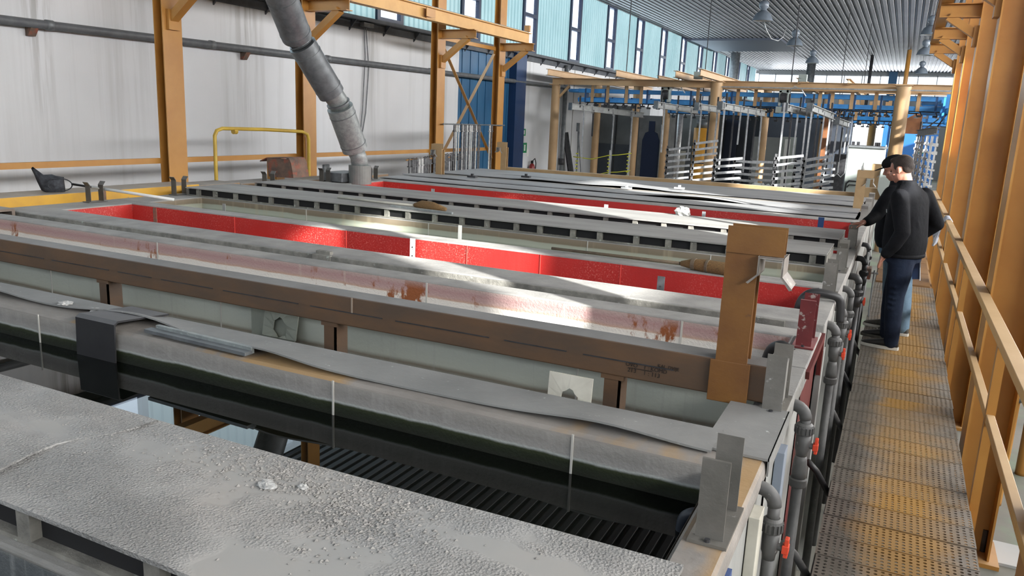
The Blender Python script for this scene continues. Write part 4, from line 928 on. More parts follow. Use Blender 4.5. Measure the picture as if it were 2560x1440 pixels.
# ------------------------------------------------------------------ racks of hooks by the wall
hooks1 = thing('hook_rail', (-8.9, 13.9, 1.06), 'thin rail carrying the short dark hooks beside the wall', 'rail')
MB().bar((-8.55, 12.9, 1.05), (-8.55, 15.2, 1.07), .02, .02).build('rail_bar', orange, hooks1)
def hook(x, y, z1, z0, m, label, group, w_=.05):
    t = thing('hanging_hook', (x, y, z0), label, 'hook', group)
    g = MB().box(x, x+.018, y, y+w_*.9, z1-.13, z1-.002).box(x-.02, x+.03, y, y+w_, z1-.14, z1-.12)
    g.box(x, x+.016, y+w_*.12, y+w_*.72, z0, z1-.13)
    g.build('hook_strip', m, t); MB().tube([(x+.02, y+w_/2, z1-.01), (x-.01, y+w_/2, z1+.025), (x-.04, y+w_/2, z1)], .008, 6).build('hook_bend', m, t)
    return t
rn = random.Random(11)
for k in range(24):
    y = 12.95+k*.088
    hook(-8.54+rn.uniform(-.02, .02), y, 1.05+.004*k, .74+rn.uniform(-.02, .02), (hook_d if rn.random() < (.5+.025*k) else hook_w) if k else hook_d, '%s short hook from the left in the row hanging below the white wall' % ORD[k], 'short hooks on the wall rail', .085)
t = thing('hook_rod', (-8.55, 15.5, 1.73), 'thin rod between two orange columns carrying the long hooks', 'rod')
MB().tube([(-8.53, 14.2, 1.745), (-8.53, 17.0, 1.74)], .014, 10).build('rod_bar', steel_dark, t)
k = 0
for y in [14.62, 14.72, 14.80]+[14.9+.068*i for i in range(13)]+[16.22, 16.30]:
    m_ = hook_w if (k % 3 == 1 or rn.random() < .12) else hook_d
    hook(-8.52+rn.uniform(-.015, .015), y, 1.73, .62+rn.uniform(0, .08), m_, '%s long hook from the left on the rod in front of the blue door' % ORD[k], 'long hooks on the rod', .062); k += 1

# ------------------------------------------------------------------ walkway
WX0, WX1, PY = -.13, .565, .222
def plank_mesh():
    g = MB(); nxh, nyh = 23, 7; cx = (WX1-WX0)/nxh; cy = (PY-.012)/nyh; zt = 0.0
    for i in range(nxh):
        for j in range(nyh):
            x0, y0 = i*cx, j*cy; c = (x0+cx/2, y0+cy/2); b = len(g.v); r = .0088
            for k in range(8):
                a = 2*math.pi*k/8+math.pi/8; g.v.append((c[0]+r*math.cos(a), c[1]+r*math.sin(a), zt))
            g.v += [(x0, y0, zt), (x0+cx, y0, zt), (x0+cx, y0+cy, zt), (x0, y0+cy, zt)]
            for k in range(8):
                a = 2*math.pi*k/8+math.pi/8; g.v.append((c[0]+r*.95*math.cos(a), c[1]+r*.95*math.sin(a), zt-.004))
            # ring verts 0 (22.5 deg) ... corners 8 SW, 9 SE, 10 NE, 11 NW
            g.f += [(b+0, b+10, b+1), (b+1, b+10, b+11, b+2), (b+2, b+11, b+3), (b+3, b+11, b+8, b+4), (b+4, b+8, b+5), (b+5, b+8, b+9, b+6), (b+6, b+9, b+7), (b+7, b+9, b+10, b+0)]
            for k in range(8):
                k2 = (k+1) % 8; g.f.append((b+k, b+k2, b+12+k2, b+12+k))
    W_ = WX1-WX0
    g.box(0, W_, -.001, .004, -.04, -.0005).box(0, W_, PY-.016, PY-.011, -.04, -.0005)
    return g
pm = plank_mesh(); y = 3.04; n_pl = 0
proto = None
while y < 11.45:
    if proto is None:
        proto = pm.build('walkway_plank', plate_m, org=(0, 0, 0)); o = proto
    else:
        o = proto.copy(); col.objects.link(o)
    rnx = random.Random(n_pl)
    o.location = (WX0+rnx.uniform(-.004, .004), y, rnx.uniform(-.002, .002)); o.rotation_euler = (0, 0, R(rnx.uniform(-.25, .25)))
    tag(o, '%s perforated metal plank of the worn walkway, counting away from the camera' % ORD[n_pl], 'plank', 'perforated walkway planks')
    y += PY; n_pl += 1
for k in range(4):
    tag(MB().box(WX0+.01, WX1-.03, 11.52+k*1.02, 12.52+k*1.02, -.03, .012).build('tread_plate', brown_plate, bevel=.004), '%s solid brown tread plate of the walkway beyond the two men' % ORD[k], 'plate', 'solid tread plates')
t = thing('walkway_trestle', (.2, 3, ZF), 'dark steel frame carrying the walkway', 'frame')
for x in (WX0+.02, WX1-.02): MB().ibeam((x, 2.6, -.11), (x, 16, -.11), .05, .13, .006).build('side_beam', dark_steel if x < 0 else orange, t)
for y in (3.2, 5.2, 7.2, 9.2, 11.2, 13.2): MB().box(WX0+.05, WX1-.05, y, y+.05, -.12, -.05).build('cross_bar', dark_steel, t)
for y in (3.2, 6.2, 9.2, 12.2, 15.2):
    for x in (WX0+.02, WX1-.02): MB().box(x-.025, x+.025, y, y+.05, ZF, -.175).build('support_post', dark_steel, t)
# railing along the right side: one length between each pair of columns
XR_ = .602
rails = [(1.2, 3.44, 'walkway railing length nearest the camera, cut by the right edge'), (3.44, 6.19, 'second railing length with its flat top bar, right foreground'), (6.19, 9.09, 'third railing length along the walkway'),
         (9.09, 11.94, 'railing length with the white cloth on it'), (11.94, 14.54, 'railing length behind the man in the black jacket'), (14.54, 16.88, 'farthest railing length of the walkway')]
for a, b, l in rails:
    t = thing('railing', (XR_, a, 0), l, 'railing', 'walkway railing lengths')
    MB().box(XR_-.03, XR_+.035, a, b, .88, .93).build('top_bar', ochre, t, bevel=.003)
    MB().box(XR_-.018, XR_+.022, a, b, .435, .485).build('middle_bar', ochre, t, bevel=.003)
    for y in ((a+b)/2,): MB().box(XR_-.02, XR_+.025, y-.03, y+.03, -.6, .88).build('post', orange, t)
# cloth over the railing
def drape(u, v):
    y = 11.15+.36*v+.03*math.sin(u*9)
    if u < .5: z = .94-.30*(1-u/.5)*(1+.22*math.sin(v*9)); x = XR_-.05-.03*math.sin(v*13)*(1-u*2)-.06*(1-2*u)
    else: z = .94-.18*((u-.5)/.5); x = XR_+.045+.01*math.sin(v*7)
    if .42 < u < .58: z = .945+.01*math.sin(v*14); x = XR_+(u-.5)*.5
    return (x, y, z)
g = MB().grid(drape, 24, 10)
tag(g.build('white_cloth', cloth, smooth=True, mods=(('SOLIDIFY', {'thickness': .012}),)), 'crumpled white cloth hung over the walkway railing', 'cloth')
# orange bent pipes standing beyond the railing
def bentpipe(label, pts, r, m=None):
    t = thing('bent_pipe', pts[-1], label, 'pipe', 'bent orange pipes by the columns'); P_ = [Vector(p) for p in pts]; o_ = []
    for i in range(len(P_)-1):
        for k in range(6):
            a = P_[max(i-1, 0)]; b = P_[i]; c_ = P_[i+1]; d_ = P_[min(i+2, len(P_)-1)]; q = k/6
            o_.append(.5*((2*b)+(c_-a)*q+(2*a-5*b+4*c_-d_)*q*q+(3*b-a-3*c_+d_)*q**3))
    o_.append(P_[-1]); MB().tube(o_, r, 16).build('pipe_run', m or orange, t, smooth=True)
    MB().tube([P_[-1]+Vector((0, 0, .9)), P_[-1]+Vector((0, 0, .96))], r*1.3, 14).build('coupling', steel_dark, t, smooth=True)
bentpipe('nearer orange pipe with a bent top beyond the railing', [(1.6, 7.2, 2.30), (1.3, 7.2, 2.31), (1.12, 7.2, 2.24), (1.05, 7.2, 2.05), (1.04, 7.2, 1.0), (1.04, 7.2, -.6), (1.04, 7.2, ZF)], .055)
bentpipe('farther orange pipe with a bent top beyond the railing', [(1.7, 8.0, 2.26), (1.5, 8.0, 2.27), (1.38, 8.0, 2.2), (1.33, 8.0, 2.0), (1.32, 8.0, 1.0), (1.32, 8.0, -.6), (1.32, 8.0, ZF)], .05)
bentpipe('orange pipe with a bent foot behind the third railing', [(.86, 10.3, 2.6), (.86, 10.3, 1.6), (.86, 10.3, 1.0), (.86, 10.3, .2), (.86, 10.3, -.6), (.86, 10.3, ZF)], .05)
t = thing('blue_board', (1.25, 6.7, .2), 'narrow blue-grey board hanging beyond the railing', 'board')
MB().box(1.2, 1.5, 6.9, 6.93, -.1, .95).build('board_sheet', mat('blue_grey_board', (.16, .19, .24), rough=.6), t)
MB().tube([(1.22, 6.88, .0), (1.22, 6.88, .18)], .012, 8).build('red_pin', redplast, t)
MB().tube([(1.22, 6.88, .95), (1.22, 6.88, 1.2)], .008, 8).build('cord', steel_dark, t)
# grey hanging strips deep in the right side
t = thing('floor_pedestal', (.93, 6.3, ZF), 'small steel bolt plate on the hall floor below the railing', 'plate')
MB().box(.78, 1.15, 6.1, 6.45, ZF, ZF+.02).build('base_plate', plain_wall, t)
MB().tube([(.88, 6.2, ZF+.02), (.88, 6.2, ZF+.20)], .02, 10).build('bolt', dark_steel, t)

# ------------------------------------------------------------------ pipes on the right ends of the baths
second_union = (3.42, 5.02)
def pipe_drop(x, y, zt, zu, r, label, handle=None, m=None, group='overflow pipes on the bath ends', side=.0, elbow=True):
    m = m or pvc
    t = thing('overflow_pipe', (x, y, ZF), label, 'pipe', group); pts = []
    if elbow:
        for k in range(7):
            a = math.pi/2*k/6; pts.append((x-.055+.055*math.sin(a), y, zt-.055+.055*math.cos(a)))
        pts = [(TX1-.012, y, zt)]+pts
        MB().tube(pts, r*1.12, 16).build('elbow', m, t, smooth=True)
    MB().tube([(x, y, zt-.05), (x, y, zu)], r*.95, 16).build('upper_pipe', m, t, smooth=True)
    g = MB().lathe([(r, .0), (r*1.55, .0), (r*1.62, .006), (r*1.62, .034), (r*1.5, .042), (r*1.1, .05), (r, .05)], (x, y, zu-.02), 24)
    for k in range(16):
        a = 2*math.pi*k/16; g.bar((x+r*1.62*math.cos(a), y+r*1.62*math.sin(a), zu-.014), (x+r*1.62*math.cos(a), y+r*1.62*math.sin(a), zu+.014), .007, .007, (math.cos(a), math.sin(a), 0))
    g.build('union_nut', m, t)
    MB().tube([(x, y, zu-.02), (x, y, zu-.09), (x, y, zu-.10), (x, y, zu-.12)], [r*1.35, r*1.3, r*1.1, r], 20).build('valve_body', m, t, smooth=True)
    MB().tube([(x, y, zu-.1), (x, y, ZF+.05)], r, 16).build('lower_pipe', m, t, smooth=True)
    if y in second_union:
        z2 = zu-.26; MB().lathe([(r, .0), (r*1.5, .0), (r*1.6, .006), (r*1.6, .034), (r*1.1, .045), (r, .06)], (x, y, z2), 24).build('lower_union', m, t)
        MB().tube([(x, y, z2+.03), (x, y, z2+.07), (x, y, z2+.12), (x, y, z2+.14)], [r*1.35, r*1.35, r*1.2, r], 20).build('reducer', m, t, smooth=True)
    if handle:
        hx = x+r*1.3
        MB().tube([(hx-.01, y, zu-.07), (hx+.022, y, zu-.07)], .013, 10).build('valve_stem', m, t)
        MB().box(hx+.018, hx+.032, y-.012, y+.012, zu-.10, zu-.03).box(hx+.012, hx+.034, y-.016, y+.016, zu-.085, zu-.055).build('valve_handle', redplast, t, bevel=.003)
    return t
pipe_drop(-.232, 2.56, .785, .66, .021, 'nearest grey overflow pipe with a red valve tip, below the corner plate', True)
pipe_drop(-.228, 3.42, .80, .70, .023, 'grey elbow pipe at the right end of the brown lifting beam', True)
pipe_drop(-.225, 5.02, .80, .70, .024, 'grey elbow pipe beside the maroon fork with an orange-red handle', True)
pipe_drop(-.22, 5.62, .79, .68, .022, 'grey elbow pipe at the right end of the middle red bath', True)
pipe_drop(-.215, 6.35, .79, .60, .022, 'grey elbow pipe at the right end of the green bath', None)
pipe_drop(-.20, 7.25, .74, .60, .027, 'black elbow pipe before the first man', True, pvc_black)
pipe_drop(-.20, 8.35, .74, .60, .025, 'black elbow pipe below the hand on the fork', None, pvc_black)
pipe_drop(-.21, 9.6, .72, .58, .023, 'farthest elbow pipe, hidden behind the men', None, pvc_black)
for k, y in enumerate((1.9, 2.7, 3.5, 4.5, 5.6, 6.6, 7.8)):
    t = thing('branch_pipe', (-.2, y, -.5), ['nearest', 'second', 'third', 'fourth', 'fifth', 'sixth', 'farthest'][k]+' dark slanting pipe in the pit beside the walkway', 'pipe', 'slanting pipes in the pit')
    MB().tube([(-.26, y, .12), (-.21, y+.03, .06), (-.14, y+.12, -.09), (-.04, y+.22, -.26)], .018, 10).build('pipe_run', pvc_black if k % 2 else pvc, t, smooth=True)
# plastic ribs and the label board on the nearest bath ends
for k, (y, m_, l) in enumerate(((1.92, side_pale, 'vertical pale stiffener on the end of the nearest bath'), (2.42, white_pl, 'cream stiffener beside the nearest overflow pipe'), (3.0, mat('blue_grey_rib', (.24, .28, .34), rough=.5), 'blue-grey stiffener behind the corner plate'),
                (4.62, side_pale, 'pale stiffener on the maroon bath end'), (5.3, side_pale, 'pale stiffener on the end of the middle red bath'), (6.0, side_pale, 'pale stiffener between the red and green bath ends'))):
    tag(MB().box(TX1-.012, TX1+.022, y, y+.10, ZF, .74).build('end_stiffener', m_, bevel=.002), l, 'stiffener', 'stiffeners on the bath ends')
t = thing('label_board', (TX1+.005, 1.72, .45), 'white label board with a blue border on the end of the nearest bath', 'sign')
MB().box(TX1-.012, TX1+.004, 1.45, 2.06, .40, .755).build('board', mat('blue_border', (.06, .10, .24), rough=.5), t)
MB().box(TX1+.004, TX1+.006, 1.49, 2.03, .43, .72).build('paper', paper_m, t)
g = MB()
for k in range(7):
    for j in range(5): g.box(TX1+.006, TX1+.0065, 1.53+j*.10, 1.53+j*.10+.06, .68-k*.037, .684-k*.037)
g.build('print_line', navy, t)
t = thing('red_lever', (-.245, 1.75, .6), 'red valve lever at the bottom edge in front of the label board', 'lever')
MB().box(-.262, -.235, 1.79, 1.82, .52, .73).build('lever_blade', redplast, t, bevel=.004)
MB().tube([(-.265, 1.80, .58), (-.23, 1.80, .58)], .02, 12).build('hub', pvc, t)
# maroon side cover of the acid bath folding over its edge
tag(MB().prism([(3.80, .842), (4.62, .842), (4.62, .60), (4.60, .60), (4.58, .80), (3.82, .80)], 'x', -.285, -.262).build('side_cover', maroon), 'maroon folded cover at the right end of the white and pink bath', 'cover')
# small junction things near the feet of the men
t = thing('junction_box', (-.19, 9.1, .35), 'small rusty valve block with thin pipes beside the walkway', 'valve')
MB().box(-.24, -.15, 9.2, 9.4, .40, .52).build('valve_block', rust, t, bevel=.01)
MB().tube([(-.2, 9.3, .52), (-.2, 9.3, .68)], .012, 8).tube([(-.15, 9.3, .46), (-.08, 9.3, .46)], .012, 8).build('thin_pipe', pale_steel, t)
MB().tube([(-.12, 9.25, .5), (-.12, 9.2, .1), (-.10, 9.1, -.4)], .008, 8).build('cable', steel_dark, t)

# ------------------------------------------------------------------ the two men
def loft(g, rings, n=20):
    """rings: centre, half-width vector, half-depth vector"""
    base = len(g.v)
    for c, a, b in rings:
        c = Vector(c); a = Vector(a); b = Vector(b)
        for k in range(n):
            t = 2*math.pi*k/n; ct, st = math.cos(t), math.sin(t)
            e = .85
            g.v.append(tuple(c+a*(math.copysign(abs(ct)**e, ct))+b*(math.copysign(abs(st)**e, st))))
    for i in range(len(rings)-1):
        for k in range(n):
            k2 = (k+1) % n; g.f.append((base+i*n+k, base+i*n+k2, base+(i+1)*n+k2, base+(i+1)*n+k))
    g.f.append(tuple(base+k for k in reversed(range(n)))); g.f.append(tuple(base+(len(rings)-1)*n+k for k in range(n)))
def limb(g, pts, rs):
    P_ = [Vector(p) for p in pts]; q_, r_ = [], []
    for i in range(len(P_)-1):
        for k in range(4):
            t = k/4; q_.append(P_[i].lerp(P_[i+1], t)); r_.append(rs[i]*(1-t)+rs[i+1]*t)
    q_.append(P_[-1]); r_.append(rs[-1]); g.tube(q_, r_, 14)
    for p, r in ((P_[0], rs[0]), (P_[-1], rs[-1])): g.ball(p, r*.99, 12, 8)
    for p, r in zip(P_[1:-1], rs[1:-1]): g.ball(p, r*1.0, 12, 8)
def rm(v, it=4): return (('REMESH', {'mode': 'VOXEL', 'voxel_size': v, 'use_smooth_shade': True}), ('SMOOTH', {'factor': .5, 'iterations': it}))
def head(g, c, fw, tilt=0):
    """skull, jaw, nose, brow, ears about c looking along fw"""
    fw = Vector(fw).normalized(); rt = fw.cross(Vector((0, 0, 1))).normalized(); up = rt.cross(fw)
    M = Matrix((rt, fw, up)).transposed()
    c = Vector(c)
    P = lambda x, y, z: c+rt*x+fw*y+up*z
    g.ball(P(0, -.008, .03), (.076, .096, .092), 20, 14, M)
    g.ball(P(0, .022, -.045), (.058, .068, .07), 18, 12, M)
    g.ball(P(0, .058, -.088), (.030, .026, .022), 12, 8, M)        # chin
    g.tube([P(0, .080, .012), P(0, .100, -.022), P(0, .104, -.034)], [.009, .014, .015], 10)   # nose
    g.ball(P(.012, .092, -.034), .009, 8, 6); g.ball(P(-.012, .092, -.034), .009, 8, 6)
    for s in (-1, 1):
        g.ball(P(s*.030, .078, .022), (.024, .012, .009), 12, 8, M)       # brow
        g.ball(P(s*.046, .058, -.025), (.020, .022, .020), 10, 8, M)      # cheek
        g.ball(P(s*.077, -.005, -.008), (.010, .020, .033), 12, 8, M)     # ear
        g.ball(P(s*.083, -.008, .004), (.008, .018, .020), 10, 8, M)
    g.ball(P(0, .088, -.058), (.024, .008, .006), 12, 6, M); g.ball(P(0, .085, -.070), (.020, .008, .007), 12, 6, M)  # lips
    return P, M, rt, fw, up
def hand(g, wrist, palm, d, side, curl, r=.0088, thumb_side=None):
    """palm block and five separate bent fingers; d points along the fingers, side across the knuckles, curl is where they bend to"""
    d = Vector(d).normalized(); side = Vector(side); side = (side-d*side.dot(d)).normalized(); curl = Vector(curl).normalized(); n_ = side.cross(d)
    w0 = Vector(wrist); p0 = Vector(palm)
    M = Matrix((side, d, n_)).transposed()
    g.ball(p0, (.040, .047, .017), 14, 10, M); g.tube([w0, w0.lerp(p0, .6)], [.026, .028], 12)
    for i, L in enumerate((.068, .078, .073, .058)):
        b = p0+side*(-.028+.019*i)+d*.036
        k1 = b+(d*.75+curl*.35).normalized()*L*.45; k2 = k1+(d*.35+curl*.9).normalized()*L*.32; k3 = k2+(curl*1.0-d*.1).normalized()*L*.26
        g.tube([b-d*.02, b, k1, k2, k3], [r*1.05, r*1.08, r, r*.92, r*.75], 10); g.ball(k3, r*.75, 8, 6)
    s = thumb_side or -1
    b = p0+side*(s*.036)-d*.015; k1 = b+(side*s*.7+d*.6+curl*.4).normalized()*.034; k2 = k1+(side*s*.15+d*.7+curl*.6).normalized()*.03
    g.tube([b-side*s*.014, b, k1, k2], [r*1.3, r*1.25, r*1.1, r*.85], 10); g.ball(k2, r*.85, 8, 6)
def hairtouch(o): return o
def shoe(t, heel, toe, up_m, sole_m_, nm='shoe', r=.045):
    heel = Vector(heel); toe = Vector(toe); d = (toe-heel); L = d.length; d.normalize(); s = Vector((d.y, -d.x, 0)); g = MB()
    def ring(q, w_, h_, zc): return (heel+d*(L*q)+Vector((0, 0, zc)), s*w_, Vector((0, 0, h_)))
    loft(g, [ring(0, .022, .022, .045), ring(.06, .036, .045, .062), ring(.25, .040, .048, .064), ring(.45, .042, .036, .052), ring(.7, .048, .026, .042), ring(.9, .040, .020, .034), ring(1, .014, .010, .028)], 18)
    u = g.build(nm, up_m, t, smooth=True, mods=(('SUBSURF', {'levels': 1, 'render_levels': 1}),))
    g = MB(); n_ = 20; pr_ = []
    for k in range(n_):
        a = 2*math.pi*k/n_; q = .5-.5*math.cos(a); w_ = .053*(math.sin(math.pi*min(1, max(0, q*.92+.04)))**.45)
        pr_.append(tuple((heel+d*(L*(q*1.04-.02))+s*(math.copysign(w_, math.sin(a)) if abs(math.sin(a)) > 1e-6 else 0))[:2]))
    g.prism(pr_, 'z', .002, .030); g.build('sole', sole_m_, u, bevel=.003)
    return u

# man in the black jacket
t = thing('person', (.08, 8.05, 0), 'person in a black jacket and dark jeans, seen from behind, looking down at the baths', 'person')
g = MB(); HC = ony(2254, 424, 8.0)
fw = Vector((-.86, .38, -.30)).normalized()
P_, M_, rt, fw, up = head(g, HC, fw)
limb(g, [HC+Vector((.03, -.0, -.05)), (.055, 8.01, 1.50), (.08, 8.03, 1.40)], [.056, .060, .07])
S = Vector((.42, .90, 0)); F_ = Vector((-.90, .42, 0))
limb(g, [(.08, 8.03, 1.36), (.10, 8.04, 1.15), (.12, 8.04, .93)], [.08, .10, .11])
limb(g, [(.08, 8.0, 1.36), (.02, 7.86, 1.38), (.07, 7.74, 1.10), (-.03, 7.78, .885)], [.05, .05, .042, .030])
limb(g, [(.08, 8.05, 1.36), (.20, 8.20, 1.38), (.345, 8.32, 1.14), (.14, 8.40, .95)], [.05, .05, .042, .030])
hand(g, (-.03, 7.78, .885), (-.045, 7.80, .845), (-.4, .25, -.85), (.3, .9, 0), (.1, .5, -.9))
hand(g, (.14, 8.40, .95), (.09, 8.40, .92), (-.8, -.1, -.6), (.3, .9, 0), (-.2, -.6, -.7))
limb(g, [(.10, 7.93, .92), (.105, 7.89, .50), (.115, 7.87, .10)], [.085, .055, .04]); limb(g, [(.13, 8.13, .92), (.075, 8.20, .50), (.075, 8.24, .10)], [.085, .055, .04])
g.build('body', skin, t, mods=rm(.0065, 3))
# eyes and eyebrow marks
g = MB()
for s in (-1, 1): g.ball(P_(s*.030, .082, .004), (.011, .008, .005), 10, 6, M_)
g.build('eyes', hair_m, t)
g = MB(); g.ball(P_(0, -.020, .052), (.081, .092, .080), 20, 12, M_); g.ball(P_(0, -.052, .010), (.072, .060, .060), 16, 10, M_); g.ball(P_(0, .034, .098), (.062, .048, .026), 16, 8, M_)
for s in (-1, 1): g.ball(P_(s*.062, .006, .028), (.018, .034, .036), 12, 8, M_)
g.build('hair', hair_m, t, mods=rm(.009, 2))
g = MB()
def ringj(x, y, z, w_, d_): return ((x, y, z), S*w_, F_*d_)
loft(g, [ringj(.115, 8.04, .865, .205, .155), ringj(.115, 8.04, .89, .215, .165), ringj(.112, 8.04, .98, .222, .172), ringj(.105, 8.04, 1.12, .222, .165), ringj(.10, 8.03, 1.26, .232, .150),
         ringj(.10, 8.03, 1.36, .240, .130), ringj(.095, 8.03, 1.425, .215, .108), ringj(.08, 8.02, 1.48, .125, .092), ringj(.062, 8.01, 1.505, .082, .084), ringj(.050, 8.01, 1.545, .078, .080)], 28)
limb(g, [(.015, 7.84, 1.395), (.045, 7.775, 1.26), (.08, 7.745, 1.10), (.03, 7.755, .98), (-.025, 7.775, .895)], [.078, .074, .067, .060, .050])
limb(g, [(.22, 8.22, 1.40), (.29, 8.28, 1.27), (.36, 8.33, 1.14), (.26, 8.37, 1.04), (.15, 8.40, .955)], [.078, .074, .067, .060, .050])
# soft diagonal folds lying in the cloth
for a, b, r in (((.16, 7.87, 1.25), (.22, 7.92, 1.06), .018), ((.20, 7.92, 1.00), (.29, 8.03, .93), .018)):
    a = Vector(a); b = Vector(b); g.tube([a, a.lerp(b, .5)+Vector((0, -.004, .012)), b], [.006, r, .006], 10)
jk = g.build('jacket', jacket_m, t, mods=rm(.012, 4))
g = MB(); loft(g, [ringj(.115, 8.04, .852, .212, .163), ringj(.115, 8.04, .862, .216, .167), ringj(.115, 8.04, .885, .216, .167)], 28); g.build('hem_band', jacket_m, jk, smooth=True)
MB().tube([(-.075, 7.86, 1.28), (-.07, 7.85, 1.25)], .004, 6).build('zip_tag', pale_steel, jk)
g = MB()
loft(g, [ringj(.12, 8.04, .96, .185, .135), ringj(.12, 8.04, .88, .190, .142), ringj(.118, 8.03, .80, .185, .135)], 24)
limb(g, [(.105, 7.955, .86), (.105, 7.92, .68), (.095, 7.895, .50), (.105, 7.88, .30), (.118, 7.865, .12), (.118, 7.865, .07)], [.115, .103, .083, .074, .066, .064])
limb(g, [(.13, 8.12, .86), (.105, 8.16, .68), (.075, 8.19, .50), (.07, 8.22, .30), (.08, 8.24, .10), (.08, 8.24, .06)], [.115, .103, .083, .076, .070, .070])
for k in range(5): g.tube([(.02, 7.82, .60-.05*k), (.08, 7.805, .585-.05*k), (.15, 7.83, .60-.05*k)], [.004, .010, .004], 8)
g.build('jeans', denim, t, mods=rm(.012, 3))
shoe(t, (.185, 7.862, 0), (-.135, 7.915, 0), shoe_m, sole_m); shoe(t, (.14, 8.24, 0), (-.15, 8.30, 0), shoe_m, shoe_g)

# man in the cap behind him
t = thing('person', (.05, 8.72, 0), 'person in a dark cap behind the first man, one hand on a bath fork', 'person')
g = MB(); HC = ony(2236, 420, 8.6); fw = Vector((-.93, .0, -.42)).normalized()
P_, M_, rt, fw, up = head(g, HC, fw)
limb(g, [HC+Vector((.035, 0, -.05)), (-.02, 8.62, 1.50), (.02, 8.64, 1.40)], [.055, .06, .085])
limb(g, [(.02, 8.64, 1.36), (.04, 8.66, 1.15), (.06, 8.68, .93)], [.08, .10, .11])
limb(g, [(.02, 8.62, 1.36), (-.05, 8.50, 1.37), (-.17, 8.36, 1.16), (-.245, 8.20, 1.115)], [.05, .05, .042, .028])
limb(g, [(.02, 8.66, 1.36), (.09, 8.82, 1.37), (.19, 8.86, 1.10), (.20, 8.74, .84)], [.05, .05, .042, .028])
hand(g, (-.245, 8.20, 1.115), (-.295, 8.155, 1.098), (-.93, -.25, -.05), (.2, -.95, 0), (-.15, .05, -1), .0092, 1)
hand(g, (.20, 8.74, .84), (.20, 8.72, .79), (0, -.2, -1), (.9, .1, 0), (-.3, .8, -.4))
limb(g, [(.05, 8.58, .92), (.06, 8.64, .50), (.07, 8.72, .10)], [.085, .055, .04]); limb(g, [(.08, 8.76, .92), (.17, 8.62, .50), (.20, 8.50, .10)], [.085, .055, .04])
g.build('body', skin, t, mods=rm(.0065, 2))
g = MB(); g.ball(P_(0, -.018, .020), (.080, .094, .080), 18, 12, M_); g.build('hair', hair_m, t, mods=rm(.010, 2))
g = MB(); g.ball(P_(0, -.006, .062), (.086, .106, .066), 20, 12, M_)
g.tube([P_(0, .085, .044), P_(0, .12, .040), P_(0, .155, .030)], [.05, .045, .02], 16)
g.v = g.v[:]; 
cap = MB(); cap.ball(P_(0, -.006, .058), (.086, .106, .070), 22, 14, M_)
cp = cap.build('cap', jacket_m2, t, smooth=True)
br = MB(); br.ball(P_(0, .115, .036), (.062, .060, .007), 20, 8, M_); br.build('brim', jacket_m2, cp, smooth=True)
S = Vector((.30, .95, 0)); F_ = Vector((-.95, .30, 0)); g = MB()
loft(g, [ringj(.045, 8.68, .84, .20, .16), ringj(.04, 8.68, .90, .215, .185), ringj(.03, 8.68, 1.0, .215, .190), ringj(.025, 8.66, 1.15, .215, .170), ringj(.02, 8.65, 1.30, .225, .145), ringj(.02, 8.65, 1.39, .20, .12), ringj(.01, 8.64, 1.46, .12, .09), ringj(-.01, 8.63, 1.50, .075, .078)], 26)
limb(g, [(-.05, 8.49, 1.375), (-.11, 8.43, 1.27), (-.165, 8.365, 1.165), (-.205, 8.28, 1.13), (-.235, 8.215, 1.115)], [.085, .073, .062, .052, .046])
limb(g, [(.10, 8.84, 1.375), (.15, 8.86, 1.24), (.195, 8.86, 1.10), (.20, 8.80, .96), (.20, 8.75, .87)], [.085, .073, .062, .052, .046])
g.build('sweater', jacket_m2, t, mods=rm(.012, 4))
g = MB(); loft(g, [ringj(.05, 8.68, .92, .18, .15), ringj(.05, 8.68, .84, .185, .15), ringj(.05, 8.68, .78, .18, .14)], 22)
limb(g, [(.05, 8.60, .84), (.055, 8.63, .66), (.05, 8.66, .50), (.07, 8.70, .28), (.085, 8.72, .08)], [.11, .10, .08, .074, .068])
limb(g, [(.09, 8.76, .84), (.14, 8.69, .66), (.165, 8.62, .50), (.19, 8.55, .28), (.205, 8.51, .08)], [.11, .10, .08, .074, .068])
g.build('jeans', lightdenim, t, mods=rm(.013, 3))
shoe(t, (.14, 8.71, 0), (-.15, 8.76, 0), shoe_g, sole_m); shoe(t, (.27, 8.49, 0), (-.01, 8.55, 0), shoe_g, sole_m)
f_ = thing('folder', (.22, 8.62, .56), 'dark blue folder with white pages held by the man in the cap', 'folder')
MB().bar((.13, 8.60, .80), (.16, 8.60, .545), .006, .29, (1, .1, 0)).build('cover', folder_m, f_)
MB().bar((.275, 8.604, .785), (.303, 8.604, .55), .014, .008, (1, .1, 0)).build('page_edges', paper_m, f_)

# ------------------------------------------------------------------ conveyor hall beyond the baths
FY = 22.0
XA, XM, XB = ony(1391, 205, FY).x, ony(1793, 205, FY).x, ony(2262, 208, FY).x
ZT = 3.12
def round_post(x, y, label, z=2.93, r=.165, m=tan):
    t = thing('round_post', (x, y, ZF), label, 'post', 'round posts of the conveyor frame')
    MB().tube([(x, y, ZF), (x, y, z-.02)], r, 24).build('shaft', m, t, mods=(('EDGE_SPLIT', {}),), smooth=True)
    MB().box(x-r-.03, x+r+.03, y-r-.03, y+r+.03, z-.02, z).build('cap_plate', m, t)
    return t
round_post(XA, FY, 'round orange post at the left end of the conveyor frame', r=.125); round_post(XM, FY, 'thick round pale orange post in the middle of the conveyor frame', r=.155, z=3.1); round_post(XB, FY, 'thick round orange post behind the two men', r=.165, z=3.1)
t = thing('conveyor_gantry', (XM, FY, 2.93), 'long orange frame beam carrying the overhead conveyor', 'beam')
MB().ibeam((XA-.12, FY, 3.02), (XM-.16, FY, 3.02), .16, .185, .014).ibeam((XM+.1, FY+.3, 3.03), (1.02, FY+.3, 3.03), .16, .21, .014).build('front_beam', tan, t)
